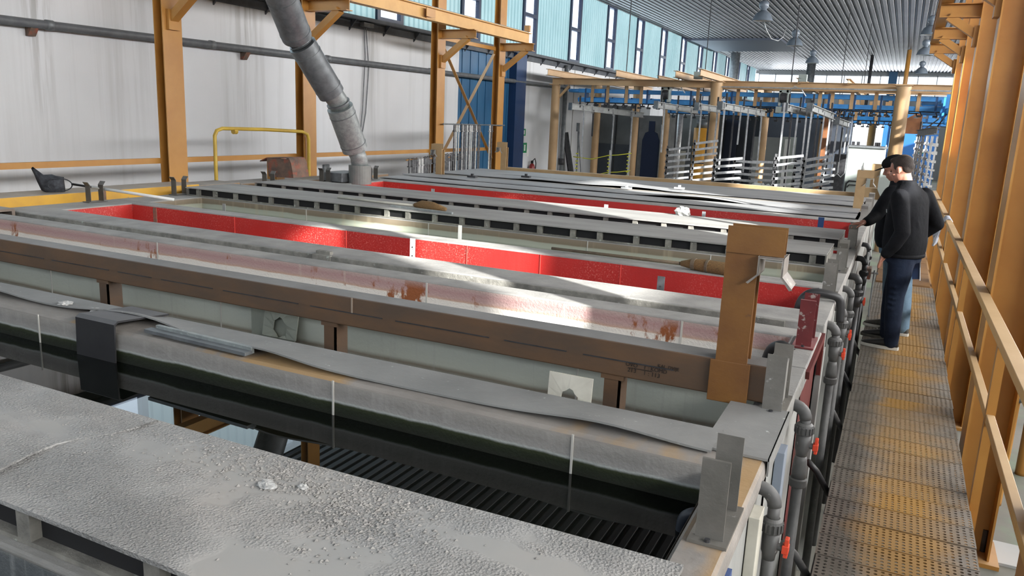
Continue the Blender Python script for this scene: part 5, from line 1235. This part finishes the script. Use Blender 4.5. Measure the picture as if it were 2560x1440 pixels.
MB().bar((XA, FY, 2.45), (XA+.42, FY, 2.9), .06, .06).bar((XM, FY+.3, 2.6), (XM+.02, FY+.3, 2.95), .06, .06).build('knee_brace', tan, t)
for k, (px, py) in enumerate(((1408, 182), (1573, 182), (1716, 182), (1793, 186))):
    a = ony(px, py, FY-.1); MB().ibeam((a.x, FY-1.2 if k < 3 else FY-2.0, 3.20), (a.x, 31, 3.20), .12, .17, .012).build('cross_beam', tan, t)
for x in (-6.4, -2.7, -1.5): MB().ibeam((x, FY+.2, 3.16), (x, 31, 3.16), .12, .16, .012).build('cross_beam', tan, t)
MB().ibeam((XM+.6, 26.5, 3.2), (1.3, 26.5, 3.2), .16, .26, .014).build('rear_beam', tan, t)
MB().tube([(XM+.1, FY-.05, 2.96), (.8, FY-.05, 2.98), (.98, FY-.05, 3.12), (1.0, FY-.05, 3.3)], .02, 8).build('conduit', pale_steel, t)
MB().box(-5.35, -5.15, FY-.1, FY+.1, 3.15, 3.34).build('switch_box', cabinet_m, t); MB().box(-2.7, -2.5, FY+.2, FY+.4, 3.15, 3.33).build('switch_box', cabinet_m, t)
# blue conveyor tracks
def track(label, x0, x1, y, z, h=.105, gap=.30, hangers=(), lower=True, loop=True):
    t = thing('conveyor_track', ((x0+x1)/2, y, z), label, 'conveyor', 'blue overhead conveyor tracks')
    g = MB(); zs = [z]+([z-gap] if lower else [])
    for q in zs:
        for dy in (-.08, .08): g.bar((x0, y+dy, q), (x1, y+dy, q), .05, h)
        g.bar((x0, y, q+h*.5), (x1, y, q+h*.5), .2, .012)
    g.build('rail', convblue, t)
    g = MB(); x = x0+.2
    while x < x1: g.box(x, x+.05, y-.11, y+.11, zs[-1]-.07, z+.07); x += .62
    g.box(x0+.1, x1, y-.01, y+.01, zs[-1]-.02, zs[-1]+.02)
    g.build('yoke_row', mat('conveyor_blue_dark', (.012, .07, .20), rough=.5), t)
    if loop: MB().tube([(x0, y-.08, z), (x0-.28, y-.06, z), (x0-.36, y+.12, z), (x0-.28, y+.3, z), (x0, y+.34, z)], .05, 10).build('end_loop', convblue, t, smooth=True)
    if y > 24:
        for x in (x0+1.2,): MB().box(x-.012, x+.012, y-.012, y+.012, z, ZC).build('hanger_rod', dark_steel, t)
    for x in hangers: MB().box(x-.045, x+.045, y-.13, y-.115, zs[-1]-.06, 2.94).build('hanger_strap', tan, t)
    g = MB(); rn = random.Random(int(y*10)); x = x0+.3; g.box(x0+.2, x1-.1, y-.012, y+.012, zs[-1]-.08, zs[-1]-.05)
    while x < x1-.2:
        g.bar((x, y, zs[-1]-.04), (x+rn.uniform(-.08, .08), y, zs[-1]-.17), .02, .03); g.box(x-.05, x+.06, y-.03, y+.03, zs[-1]-.2, zs[-1]-.15); x += rn.uniform(.18, .4)
    g.build('trolley_row', dark_steel, t)
    return t
hx = lambda pxs, y: [ony(p, 230, y).x for p in pxs]
track('nearest blue double conveyor track left of the middle post', ony(1450, 222, 22.4).x, XM+.3, 22.4, 2.78, hangers=hx((1485, 1523, 1570, 1607, 1748), 22.4), gap=.26)
track('nearest blue double conveyor track right of the middle post', XM+.1, .95, 22.6, 2.80, hangers=hx((1848, 1892, 2053, 2084, 2133, 2193, 2248, 2300), 22.6), gap=.24, loop=False)
track('second blue conveyor track, just behind the nearest left one', ony(1470, 255, 24.2).x, XM+.1, 24.2, 2.60, lower=False, hangers=())
track('blue conveyor track between the nearest and the third, right half', XM+.4, 1.0, 24.2, 2.56, lower=False, hangers=hx((1830, 1900, 2160, 2230), 24.2), loop=False)
track('third blue conveyor track, deeper under the frame', -7.2, .9, 26.0, 2.62, hangers=hx((1855, 1900, 1937, 2105, 2148, 2200), 26), gap=.28)
track('fourth blue conveyor track, deeper on the right', -3.4, 1.2, 29.5, 2.66, hangers=hx((2110, 2150, 2182, 2222), 29.5), gap=.28)
track('farthest blue conveyor track on the right', -2.9, 1.4, 33.5, 2.60, hangers=hx((2120, 2160, 2200), 33.5), gap=.28)
t = thing('conveyor_bend', (.8, 20, 2.5), 'blue conveyor bend coming forward beside the orange columns', 'conveyor', None)
MB().tube([(.3, 24.0, 2.74), (.75, 23.2, 2.72), (.85, 22.0, 2.68), (.78, 20.4, 2.52), (.74, 19.3, 2.44)], .07, 10).tube([(.3, 24.0, 2.5), (.72, 23.2, 2.48), (.80, 22.0, 2.45), (.74, 20.4, 2.30), (.70, 19.3, 2.22)], .06, 10).build('rail', convblue, t, smooth=True)
for y in (19.6, 21.0, 22.4): MB().box(.66, .92, y, y+.05, 2.3, 2.8).build('yoke', convblue, t)
# drive units
for x, l in ((ony(1670, 232, 22.2).x, 'grey chain drive unit left of the middle round post'), (ony(1968, 228, 22.3).x, 'grey chain drive unit right of the middle round post')):
    t = thing('drive_unit', (x, 22.15, 2.4), l, 'motor', 'conveyor drive units')
    MB().box(x-.16, x-.10, 22.05, 22.35, 2.52, 2.9).box(x+.02, x+.07, 22.05, 22.35, 2.52, 2.92).box(x-.16, x+.08, 22.05, 22.1, 2.86, 2.93).build('cheek_plates', cabinet_m, t)
    MB().tube([(x-.12, 22.1, 2.72), (x+.05, 22.1, 2.72)], .13, 16).build('wheel', dark_steel, t)
    MB().box(x-.20, x+.10, 22.0, 22.3, 2.34, 2.50).build('gear_box', cabinet_m, t)
    MB().tube([(x+.06, 22.1, 2.86), (x+.2, 22.05, 3.02), (x+.38, 22.05, 2.95), (x+.5, 22.1, 2.78)], .014, 8).build('cable', pale_steel, t)

# hanging carrier bars with their racks of arms
arm_m = mat('silver_rack_arm', (.62, .63, .64), (.42, .43, .45), 14, rough=.35, metal=.3)
def carrier(a, b, label, rods, masts, zr=2.3, group='hanging carriers under the conveyor'):
    """a, b: end points of the carrier bar; rods: (position along, bottom z); masts: (position along, top z, arms, length, slope)"""
    a = Vector(a); b = Vector(b); t = thing('hanging_carrier', a.lerp(b, .5), label, 'carrier', group); d = (b-a).normalized()
    g = MB().ibeam(a, b, .10, .155, .016); g.build('carrier_bar', mat('grey_carrier_bar', (.34, .355, .35), (.24, .25, .25), 6, rough=.5), t)
    for q in (.12, .5, .88):
        c = a.lerp(b, q); MB().bar(c, c+Vector((0, 0, .32)), .04, .04, (0, 1, 0)).build('suspension', dark_steel, t)
    MB().bar(a-d*.01, a+d*.02, .14, .20).build('end_plate', steel_dark, t)
    for i, (q, zb) in enumerate(rods):
        c = a.lerp(b, q); MB().bar(c+Vector((0, 0, -.02)), Vector((c.x+.03*math.sin(i*3), c.y, zb)), .035, .035, (0, 1, 0)).build('hanging_rod', (arm_m, dark_steel, pale_steel)[i % 3], t)
        MB().bar(c+Vector((0, -.07, .1)), c+Vector((0, -.07, -.12)), .04, .02, (0, 1, 0)).build('hook', pale_steel, t)
    for q, zt, n_, L, sl in masts:
        c = a.lerp(b, q); c.z = 0
        ms = MB().bar((c.x, c.y, zt+.42), (c.x, c.y, -.35), .045, .05, (0, 1, 0)).build('mast', hook_d, t)
        zt2 = zt+.42; n2 = n_+2
        for k in range(n2):
            z = zt2-.10-k*.155; x1 = c.x+L
            MB().bar((c.x, c.y-.05, z), (x1, c.y-.05, z+sl*L), .04, .058).build('rack_arm', arm_m, ms)
            MB().box(c.x-.03, c.x+.04, c.y-.07, c.y+.03, z-.04, z+.03).build('arm_clamp', hook_d, ms)
    return t
A = lambda px, py, y: ony(px, py, y)
carrier(A(1426, 266, 20.6), A(1608, 288, 23.4), 'leftmost grey carrier bar, nearly empty, with thin black rods', [(.18, .9), (.30, 1.5), (.58, .3), (.84, .3)], [])
carrier(A(1640, 262, 20.2), A(1745, 278, 22.0), 'carrier bar left of the middle post with a rack of silver arms', [(.2, 1.2), (.5, 1.3), (.85, 1.0)], [(.35, .95, 7, .62, .16)])
carrier(A(1742, 266, 20.4), A(1800, 275, 21.4), 'short carrier bar beside the middle round post', [(.2, 1.3), (.55, 1.2), (.9, 1.2)], [(.05, 1.15, 6, .60, .18)])
carrier(A(1800, 264, 19.6), A(1912, 284, 22.0), 'carrier bar right of the middle post with many silver arms', [(.1, .9), (.3, .9), (.45, 1.5), (.62, .8), (.8, 1.1), (.93, .9)], [(.0, .80, 8, .66, .14), (.42, .78, 7, .62, -.02), (.80, .75, 6, .55, .02)])
carrier(A(1962, 268, 19.4), A(2034, 286, 21.4), 'carrier bar with long white rods in front of the pale cabinet doors', [(.0, 1.0), (.25, .4), (.45, 1.1), (.75, .9), (.95, 1.0)], [(-.1, .95, 4, .6, .16), (.55, .85, 7, .60, .24)])
carrier(A(2024, 268, 19.8), A(2084, 292, 22.2), 'carrier bar with silver arms sloping up before the brown door frame', [(.1, .5), (.35, .9), (.6, 1.0), (.85, .6), (.98, .7)], [(.02, .90, 8, .62, .26), (.8, .80, 7, .30, .12)])
carrier(A(2092, 302, 23), A(2122, 312, 25), 'short far carrier bar with wire frames before the dark door', [(.1, 1.4), (.5, 1.1), (.9, 1.2)], [])
# dark strips hanging beside the walkway columns
t = thing('strip_carrier', (.66, 20.5, 2.1), 'carrier with dark glittering strips hanging beside the orange columns', 'carrier')
MB().ibeam((.26, 24.3, 1.98), (.56, 19.0, 2.04), .1, .15).build('carrier_bar', steel_dark, t)
for ys, xs in ((19.6, .71), (22.8, .73)): MB().bar((.26+.30*(24.3-ys)/5.3, ys, 2.04), (xs, ys, 2.40), .03, .03, (0, 1, 0)).build('suspension', dark_steel, t)
for k in range(14):
    q = k/13; x = .26+.30*q+.03*math.sin(k*2); y = 24.3-5.3*q; g = MB()
    g.bar((x, y, 1.92), (x-.03, y, .35-.2*q), .035, .03, (0, 1, 0))
    for j in range(9): g.box(x-.05, x+.04, y-.03, y+.03, .35+j*.17, .40+j*.17+.02*math.sin(j+k))
    g.build('hanging_strip', (hook_d, hook_w, hook_d)[k % 3] if k % 4 else pale_steel, t)

# enclosures, cabinets and doors behind the racks
def cab(name, px0, px1, pyt, y, m, label, cat, depth=1.2, zt=None, zb=ZF):
    a = ony(px0, pyt, y); b = ony(px1, pyt, y); t = thing(name, ((a.x+b.x)/2, y, zb), label, cat)
    MB().box(a.x, b.x, y, y+depth, zb, zt if zt is not None else a.z).build('housing', m, t, bevel=.01)
    return t, a.x, b.x, (zt if zt is not None else a.z)
t, x0, x1, z1 = cab('booth_wall', 1488, 1602, 262, 27.5, greypanel, 'grey booth panel behind the yellow ropes, dark lower half', 'booth')
MB().box(x0+.1, x1-.1, 27.46, 27.5, ZF, 1.15).build('dark_panel', darkpanel, t); MB().box((x0+x1)/2-.02, (x0+x1)/2+.02, 27.45, 27.5, ZF, z1).build('joint', dark_steel, t)
t, x0, x1, z1 = cab('oven', 1600, 1672, 288, 27, mat('worn_grey_oven', (.19, .195, .20), (.13, .135, .14), 3, rough=.6), 'grey oven front with a bottle-shaped dark blue opening', 'oven')
cx_ = (x0+x1)/2-.05; g = MB(); w_ = (x1-x0)*.30
g.prism([(cx_-w_, -1), (cx_-w_, 1.35), (cx_-w_*.7, 1.6), (cx_-w_*.35, 1.65), (cx_-w_*.35, 2.0), (cx_+w_*.35, 2.0), (cx_+w_*.35, 1.65), (cx_+w_*.7, 1.6), (cx_+w_, 1.35), (cx_+w_, -1)], 'y', 26.98, 27.0)
g.build('opening', mat('deep_blue_opening', (.008, .02, .06), rough=.6), t)
MB().tube([(x1-.1, 26.9, ZF), (x1-.1, 26.9, 1.9)], .10, 14).build('silver_flue', arm_m, t, smooth=True)
t, x0, x1, z1 = cab('washer_booth', 1672, 1795, 285, 29, greypanel, 'grey booth with white doors behind the left racks', 'booth', depth=.9)
MB().box(x0+.35, x0+.75, 28.96, 29, -.2, 1.0).box(x0+1.0, x0+1.25, 28.96, 29, -.6, 1.6).build('white_door', white_pl, t)
t = thing('orange_tank', (ony(1757, 330, 26).x, 26, ZF), 'tall orange cylinder with a blue-grey collar left of the middle post', 'cylinder')
c = ony(1757, 330, 26).x
MB().tube([(c, 26, ZF), (c, 26, 1.85)], .28, 24).build('cylinder_body', mat('bright_orange', (.62, .30, .04), (.5, .24, .03), 3, rough=.45), t, smooth=True)
MB().tube([(c, 26, 1.85), (c, 26, 2.1)], .22, 24).build('collar', steel_dark, t, smooth=True)
MB().tube([(c, 26, .72), (c, 26, .76)], .286, 24).build('band', dark_steel, t)
t, x0, x1, z1 = cab('dark_booth', 1800, 1915, 262, 30, darkpanel, 'tall dark blue-black booth right of the middle round post', 'booth')
MB().box(x0+.3, x0+.75, 29.95, 30, .2, 2.2).build('door_leaf', mat('dark_blue_leaf', (.02, .035, .075), rough=.4), t)
MB().box(x0+1.0, x0+1.05, 29.93, 30, ZF, z1).box(x0+1.6, x0+1.66, 29.93, 30, ZF, z1).box(x0+2.1, x0+2.16, 29.93, 30, ZF, z1).build('rib', greypanel, t)
t, x0, x1, z1 = cab('blue_grey_booth', 1905, 2070, 266, 28.5, mat('slate_panel', (.075, .095, .125), (.05, .065, .09), .8, rough=.5), 'wide slate-blue booth behind the right racks', 'booth')
xa, xb, xc, xd = (ony(p, 400, 28.4).x for p in (1880, 1945, 1948, 1985))
MB().box(xa, xb, 28.4, 28.5, ZF, ony(1900, 342, 28.4).z).build('pale_door', mat('pale_door_grey', (.24, .26, .265), (.19, .205, .21), 1, rough=.5), t)
MB().box(xc, xd, 28.38, 28.5, ZF, ony(1960, 342, 28.4).z).build('pale_side_door', cabinet_m, t)
MB().box(xc+.12, xc+.3, 28.36, 28.38, -.4, 1.6).build('sunlit_paper', white_p, t)
t, x0, x1, z1 = cab('dark_doorway', 2062, 2132, 290, 25.5, darkpanel, 'dark doorway with a brown frame left of the pale cabinet', 'door frame', depth=.6)
MB().box(x0, x0+.16, 25.4, 25.5, -.1, z1).box(x0, x1, 25.4, 25.5, -.22, -.02).build('frame_post', woodpanel, t)
MB().box(x0, x1, 25.42, 25.5, ZF, -.22).build('lower_panel', mat('dark_brown_panel', (.07, .035, .03), rough=.6), t)
t = thing('wire_frames', (ony(2110, 380, 24.6).x, 24.6, .5), 'wire frames hanging in front of the dark doorway', 'frame')
for px in (2095, 2112):
    x = ony(px, 360, 24.6).x; MB().tube([(x-.09, 24.6, 2.0), (x-.11, 24.6, .75), (x, 24.6, .66), (x+.09, 24.6, .78), (x+.09, 24.6, 2.0)], .014, 8).build('wire_loop', pale_steel, t)
MB().box(ony(2085, 400, 24.7).x, ony(2115, 400, 24.7).x, 24.7, 24.74, -.2, 1.3).build('dark_sheet', dark_steel, t)
# pale cabinet by the far beam
t = thing('pale_cabinet', (-.75, 18.4, ZF), 'tall pale grey-green cabinet with a black handle drawing, left of the saddles', 'cabinet')
MB().box(-1.07, -.36, 18.4, 19.3, ZF, 1.62).build('housing', cabinet_m, t, bevel=.008)
MB().box(-1.10, -.33, 18.37, 19.33, 1.62, 1.66).build('top_edge', steel_dark, t); MB().box(-1.05, -.38, 18.385, 18.4, .345, .36).build('seam', dark_steel, t)
MB().tube([(-1.03, 18.37, .62), (-1.02, 18.35, .86), (-.97, 18.34, .92), (-.80, 18.34, .92), (-.76, 18.35, .86), (-.75, 18.37, .72)], .018, 8).build('black_handle', blackr, t, smooth=True)
MB().tube([(-1.0, 18.37, .78), (-.96, 18.35, .84), (-.82, 18.35, .84)], .012, 8).build('cable', blackr, t)
MB().box(-.36, -.34, 18.4, 18.44, .3, 1.7).build('edge_strip', white_p, t)
for x in (-1.0, -.9, -.55, -.5): MB().box(x-.03, x+.03, 18.6, 18.66, 1.66, 1.74).build('top_lug', dark_steel, t)
t = thing('spray_bottle', (-.53, 12.33, 1.42), 'small clear bottle standing on the second brown arm', 'bottle')
c = (-.49, 12.31, 1.42); MB().lathe([(0, 0), (.022, 0), (.022, .05), (.012, .07), (.008, .10), (.0, .105)], c, 14).build('bottle_body', white_p, t, smooth=True)
# bright gateway and blue booth at the end of the hall
def zed(px, py, y): return ony(px, py, y).z
Y_ = 44.0
a = ony(2135, 300, Y_).x; b = ony(2218, 300, Y_).x
t = thing('bright_gateway', ((a+b)/2, Y_, ZF), 'bright daylight gateway with an orange post at the end of the hall', 'gate')
MB().box(a, b, Y_+.2, Y_+.25, ZF, 2.7).build('daylight_sheet', brightpane, t)
MB().box(a-.1, a, Y_, Y_+.3, ZF, 2.8).box(b, b+.1, Y_, Y_+.3, ZF, 2.8).box(a, b, Y_, Y_+.3, 2.7, 2.85).build('gate_frame', steel_dark, t)
x = ony(2180, 330, Y_).x; MB().tube([(x, Y_-.1, ZF), (x, Y_-.1, 2.8)], .17, 14).build('gate_post', ochre, t, smooth=True)
a = ony(2212, 300, 42).x; b = ony(2352, 300, 42).x
t = thing('blue_booth', ((a+b)/2, 42, ZF), 'bright blue booth wall at the end of the hall behind the round post', 'booth')
MB().box(a, b, 42, 43.5, ZF, 2.8).build('housing', bluefar, t); MB().box(a+.3, a+.5, 41.95, 42, ZF, 2.6).build('pale_strip', mat('pale_blue_strip', (.12, .25, .42), rough=.5), t)
t = thing('exit_sign', (.6, 41.9, 1.1), 'green and white exit sign on the far blue booth', 'sign')
a = ony(2289, 371, 41.9); b = ony(2308, 384, 41.9)
MB().box(a.x, b.x, 41.96, 41.98, b.z, a.z).build('board', green_sign, t); w_ = b.x-a.x; h_ = a.z-b.z
MB().box(a.x+w_*.1, a.x+w_*.3, 41.94, 41.96, b.z+h_*.2, b.z+h_*.8).box(a.x+w_*.4, a.x+w_*.6, 41.94, 41.96, b.z+h_*.25, b.z+h_*.5).box(a.x+w_*.5, a.x+w_*.58, 41.94, 41.96, b.z+h_*.5, b.z+h_*.8).box(a.x+w_*.7, a.x+w_*.9, 41.94, 41.96, b.z+h_*.2, b.z+h_*.8).build('running_figure', white_p, t)
tag(MB().box(a.x+.08, b.x-.08, 41.96, 41.98, b.z-.22, b.z-.08).build('wall_notice', white_p), 'small white notice under the far exit sign', 'notice')
t = thing('brown_hopper', (ony(2295, 300, 27).x, 27, 1.4), 'brown sloped hopper with a hanging lamp, right of the round post behind the men', 'hopper')
a = ony(2260, 320, 25.5); b = ony(2302, 320, 25.5)
MB().prism([(a.x, 1.95), (a.x, 2.35), (b.x, 2.62), (b.x, 1.95)], 'y', 25.5, 27).build('hopper_body', woodpanel, t)
MB().tube([(b.x, 25.4, 2.3), (b.x, 25.4, 1.75)], .03, 8).build('lamp_cord', dark_steel, t); MB().ball((b.x, 25.4, 1.68), .07, 12, 8).build('bulb', white_p, t, smooth=True)
# rear round posts of the frame
for px, y, l in ((1489, 25.5, 'round brown post behind the leftmost carrier bar'), (1585, 25.5, 'round orange post left of the dark blue oven opening'), (1662, 26, 'round orange post right of the oven opening'),
                 (1908, 26, 'round orange post beside the pale double doors'), (2058, 26.5, 'sunlit round post among the right racks')):
    x = ony(px, 340, y).x; round_post(x, y, l, r=.12, z=3.1)
t = thing('silver_flue', (ony(1693, 340, 27).x, 27, ZF), 'thin silver flue pipe behind the left racks', 'pipe')
x = ony(1697, 340, 26.6).x; MB().tube([(x, 26.6, ZF), (x, 26.6, 2.45)], .10, 14).build('pipe_run', arm_m, t, smooth=True)
# ropes across the left rods
t = thing('barrier_posts', (-9.2, 22.6, ZF), 'thin wire posts with yellow ropes before the grey booth panel', 'barrier')
pp = [ony(1442, 400, 22.6), ony(1522, 400, 22.6), ony(1570, 400, 22.6)]
for i, p in enumerate(pp):
    MB().tube([(p.x, 22.6, ZF), (p.x+.02, 22.6, 1.1 if i else 1.6)], .022, 8).build('post', pale_steel if i else steel_dark, t)
    g = MB()
    for k in range(9): g.box(p.x-.03, p.x+.035, 22.57, 22.63, .05+k*.11, .08+k*.11)
    g.build('rope_knots', yellow_rope, t)
MB().bar((pp[0].x-.02, 22.6, 1.75), (pp[0].x+.16, 22.6, .3), .02, .02).bar((pp[0].x-.02, 22.6, 1.75), (pp[0].x+.02, 22.6, .6), .02, .02).box(pp[0].x-.06, pp[0].x+.02, 22.56, 22.64, 1.6, 1.85).build('tripod', steel_dark, t)
for z in (.95, .45):
    MB().tube([(pp[0].x-.1, 22.55, z-.1), (pp[0].x+.5, 22.55, z-.14), (pp[1].x, 22.55, z), (pp[1].x+.3, 22.55, z+.03), (pp[2].x+.1, 22.55, z+.10)], .013, 8).build('yellow_rope', yellow_rope, t, smooth=True)
# crumpled foil heap behind the far beam
chunk('foil_heap', 'crumpled white foil at the foot of the pale double doors', (ony(1905, 462, 19.5).x, 19.5, ony(1905, 462, 19.5).z-.15), .38, white_p, 31, cat='foil', sq=.45)

# ceiling lamps
def lamp(x, y, zb, label, proto=None):
    t = thing('bell_lamp', (x, y, zb), label, 'lamp', 'bell lamps under the ceiling')
    MB().lathe([(.27, 0), (.262, .03), (.24, .10), (.19, .19), (.12, .245), (.095, .26), (.09, .255), (.115, .235), (.185, .18), (.235, .09), (.258, .02), (.27, 0)], (x, y, zb), 28).build('shade', lampgrey, t, smooth=True)
    MB().lathe([(.255, .012), (.20, .05), (.0, .06)], (x, y, zb), 24).build('reflector', lampin, t, smooth=True)
    MB().lathe([(.0, .25), (.085, .25), (.08, .32), (.125, .36), (.128, .46), (.10, .50), (.05, .53), (.0, .535)], (x, y, zb), 20).build('ballast_housing', lampgrey, t, smooth=True)
    MB().tube([(x, y, zb+.52), (x, y, ZC)], .010, 6).tube([(x+.02, y, zb+.52), (x+.14, y, ZC+.02)], .005, 6).build('chain', dark_steel, t)
    return t
for px, py, y, l in ((1906, 53, 23, 'nearest bell lamp of the left row, above the conveyor frame'), (1986, 115, 29, 'second bell lamp of the left row'), (2030, 158, 36, 'third bell lamp of the left row, above the grey duct'),
                     (2326, 88, 26, 'nearest bell lamp beside the crane rail over the walkway'), (2311, 138, 32.5, 'second bell lamp beside the walkway crane rail'), (2303, 184, 40, 'farthest bell lamp beside the walkway crane rail')):
    p = ony(px, py, y); lamp(p.x, y, p.z, l)
t = thing('lamp_cable', (ony(1930, 90, 23).x, 23, 4.2), 'thin grey cable looping down from the nearest bell lamp', 'cable')
MB().tube([ony(1910, 52, 23), ony(1916, 75, 23), ony(1928, 97, 23.4), ony(1945, 102, 24), ony(1958, 92, 25), ony(1965, 70, 26)], .012, 8).build('cable_run', pale_steel, t, smooth=True)
# vertical pipes between frame and roof
for px, r, y, l, m_ in ((1836, .25, 46, 'thick blue-grey vertical pipe from ceiling to conveyor frame', steel_dark), (2028, .24, 50, 'grey vertical duct below the third bell lamp', steel_dark),
                        (2177, .08, 47, 'thin dark vertical pipe in front of the far window strip', dark_steel), (2268, .10, 44, 'short brown post above the round post behind the men', orange)):
    x = ony(px, 170, y).x
    t = thing('vertical_pipe', (x, y, 2.8), l, 'pipe'); MB().tube([(x, y, 3.0), (x, y, ZC)], r, 20).build('pipe_run', m_, t, smooth=True)
    MB().tube([(x, y, 4.05), (x, y, 4.12)], r*1.25, 20).build('flange', m_, t)
t = thing('wall_post', (ony(2230, 195, 59).x, 59.6, 2.0), 'blue post dividing the far window strip', 'post')
x = ony(2232, 195, 59).x; MB().box(x-.25, x+.25, 59.4, 59.8, 2.0, ZC).build('post_shaft', bluewall, t)
x = ony(1865, 190, 59).x; tag(MB().box(x-.5, x+.4, 59.3, 59.9, 2.0, ZC).build('wall_post', darkpanel), 'dark post in the left part of the far window strip', 'post')
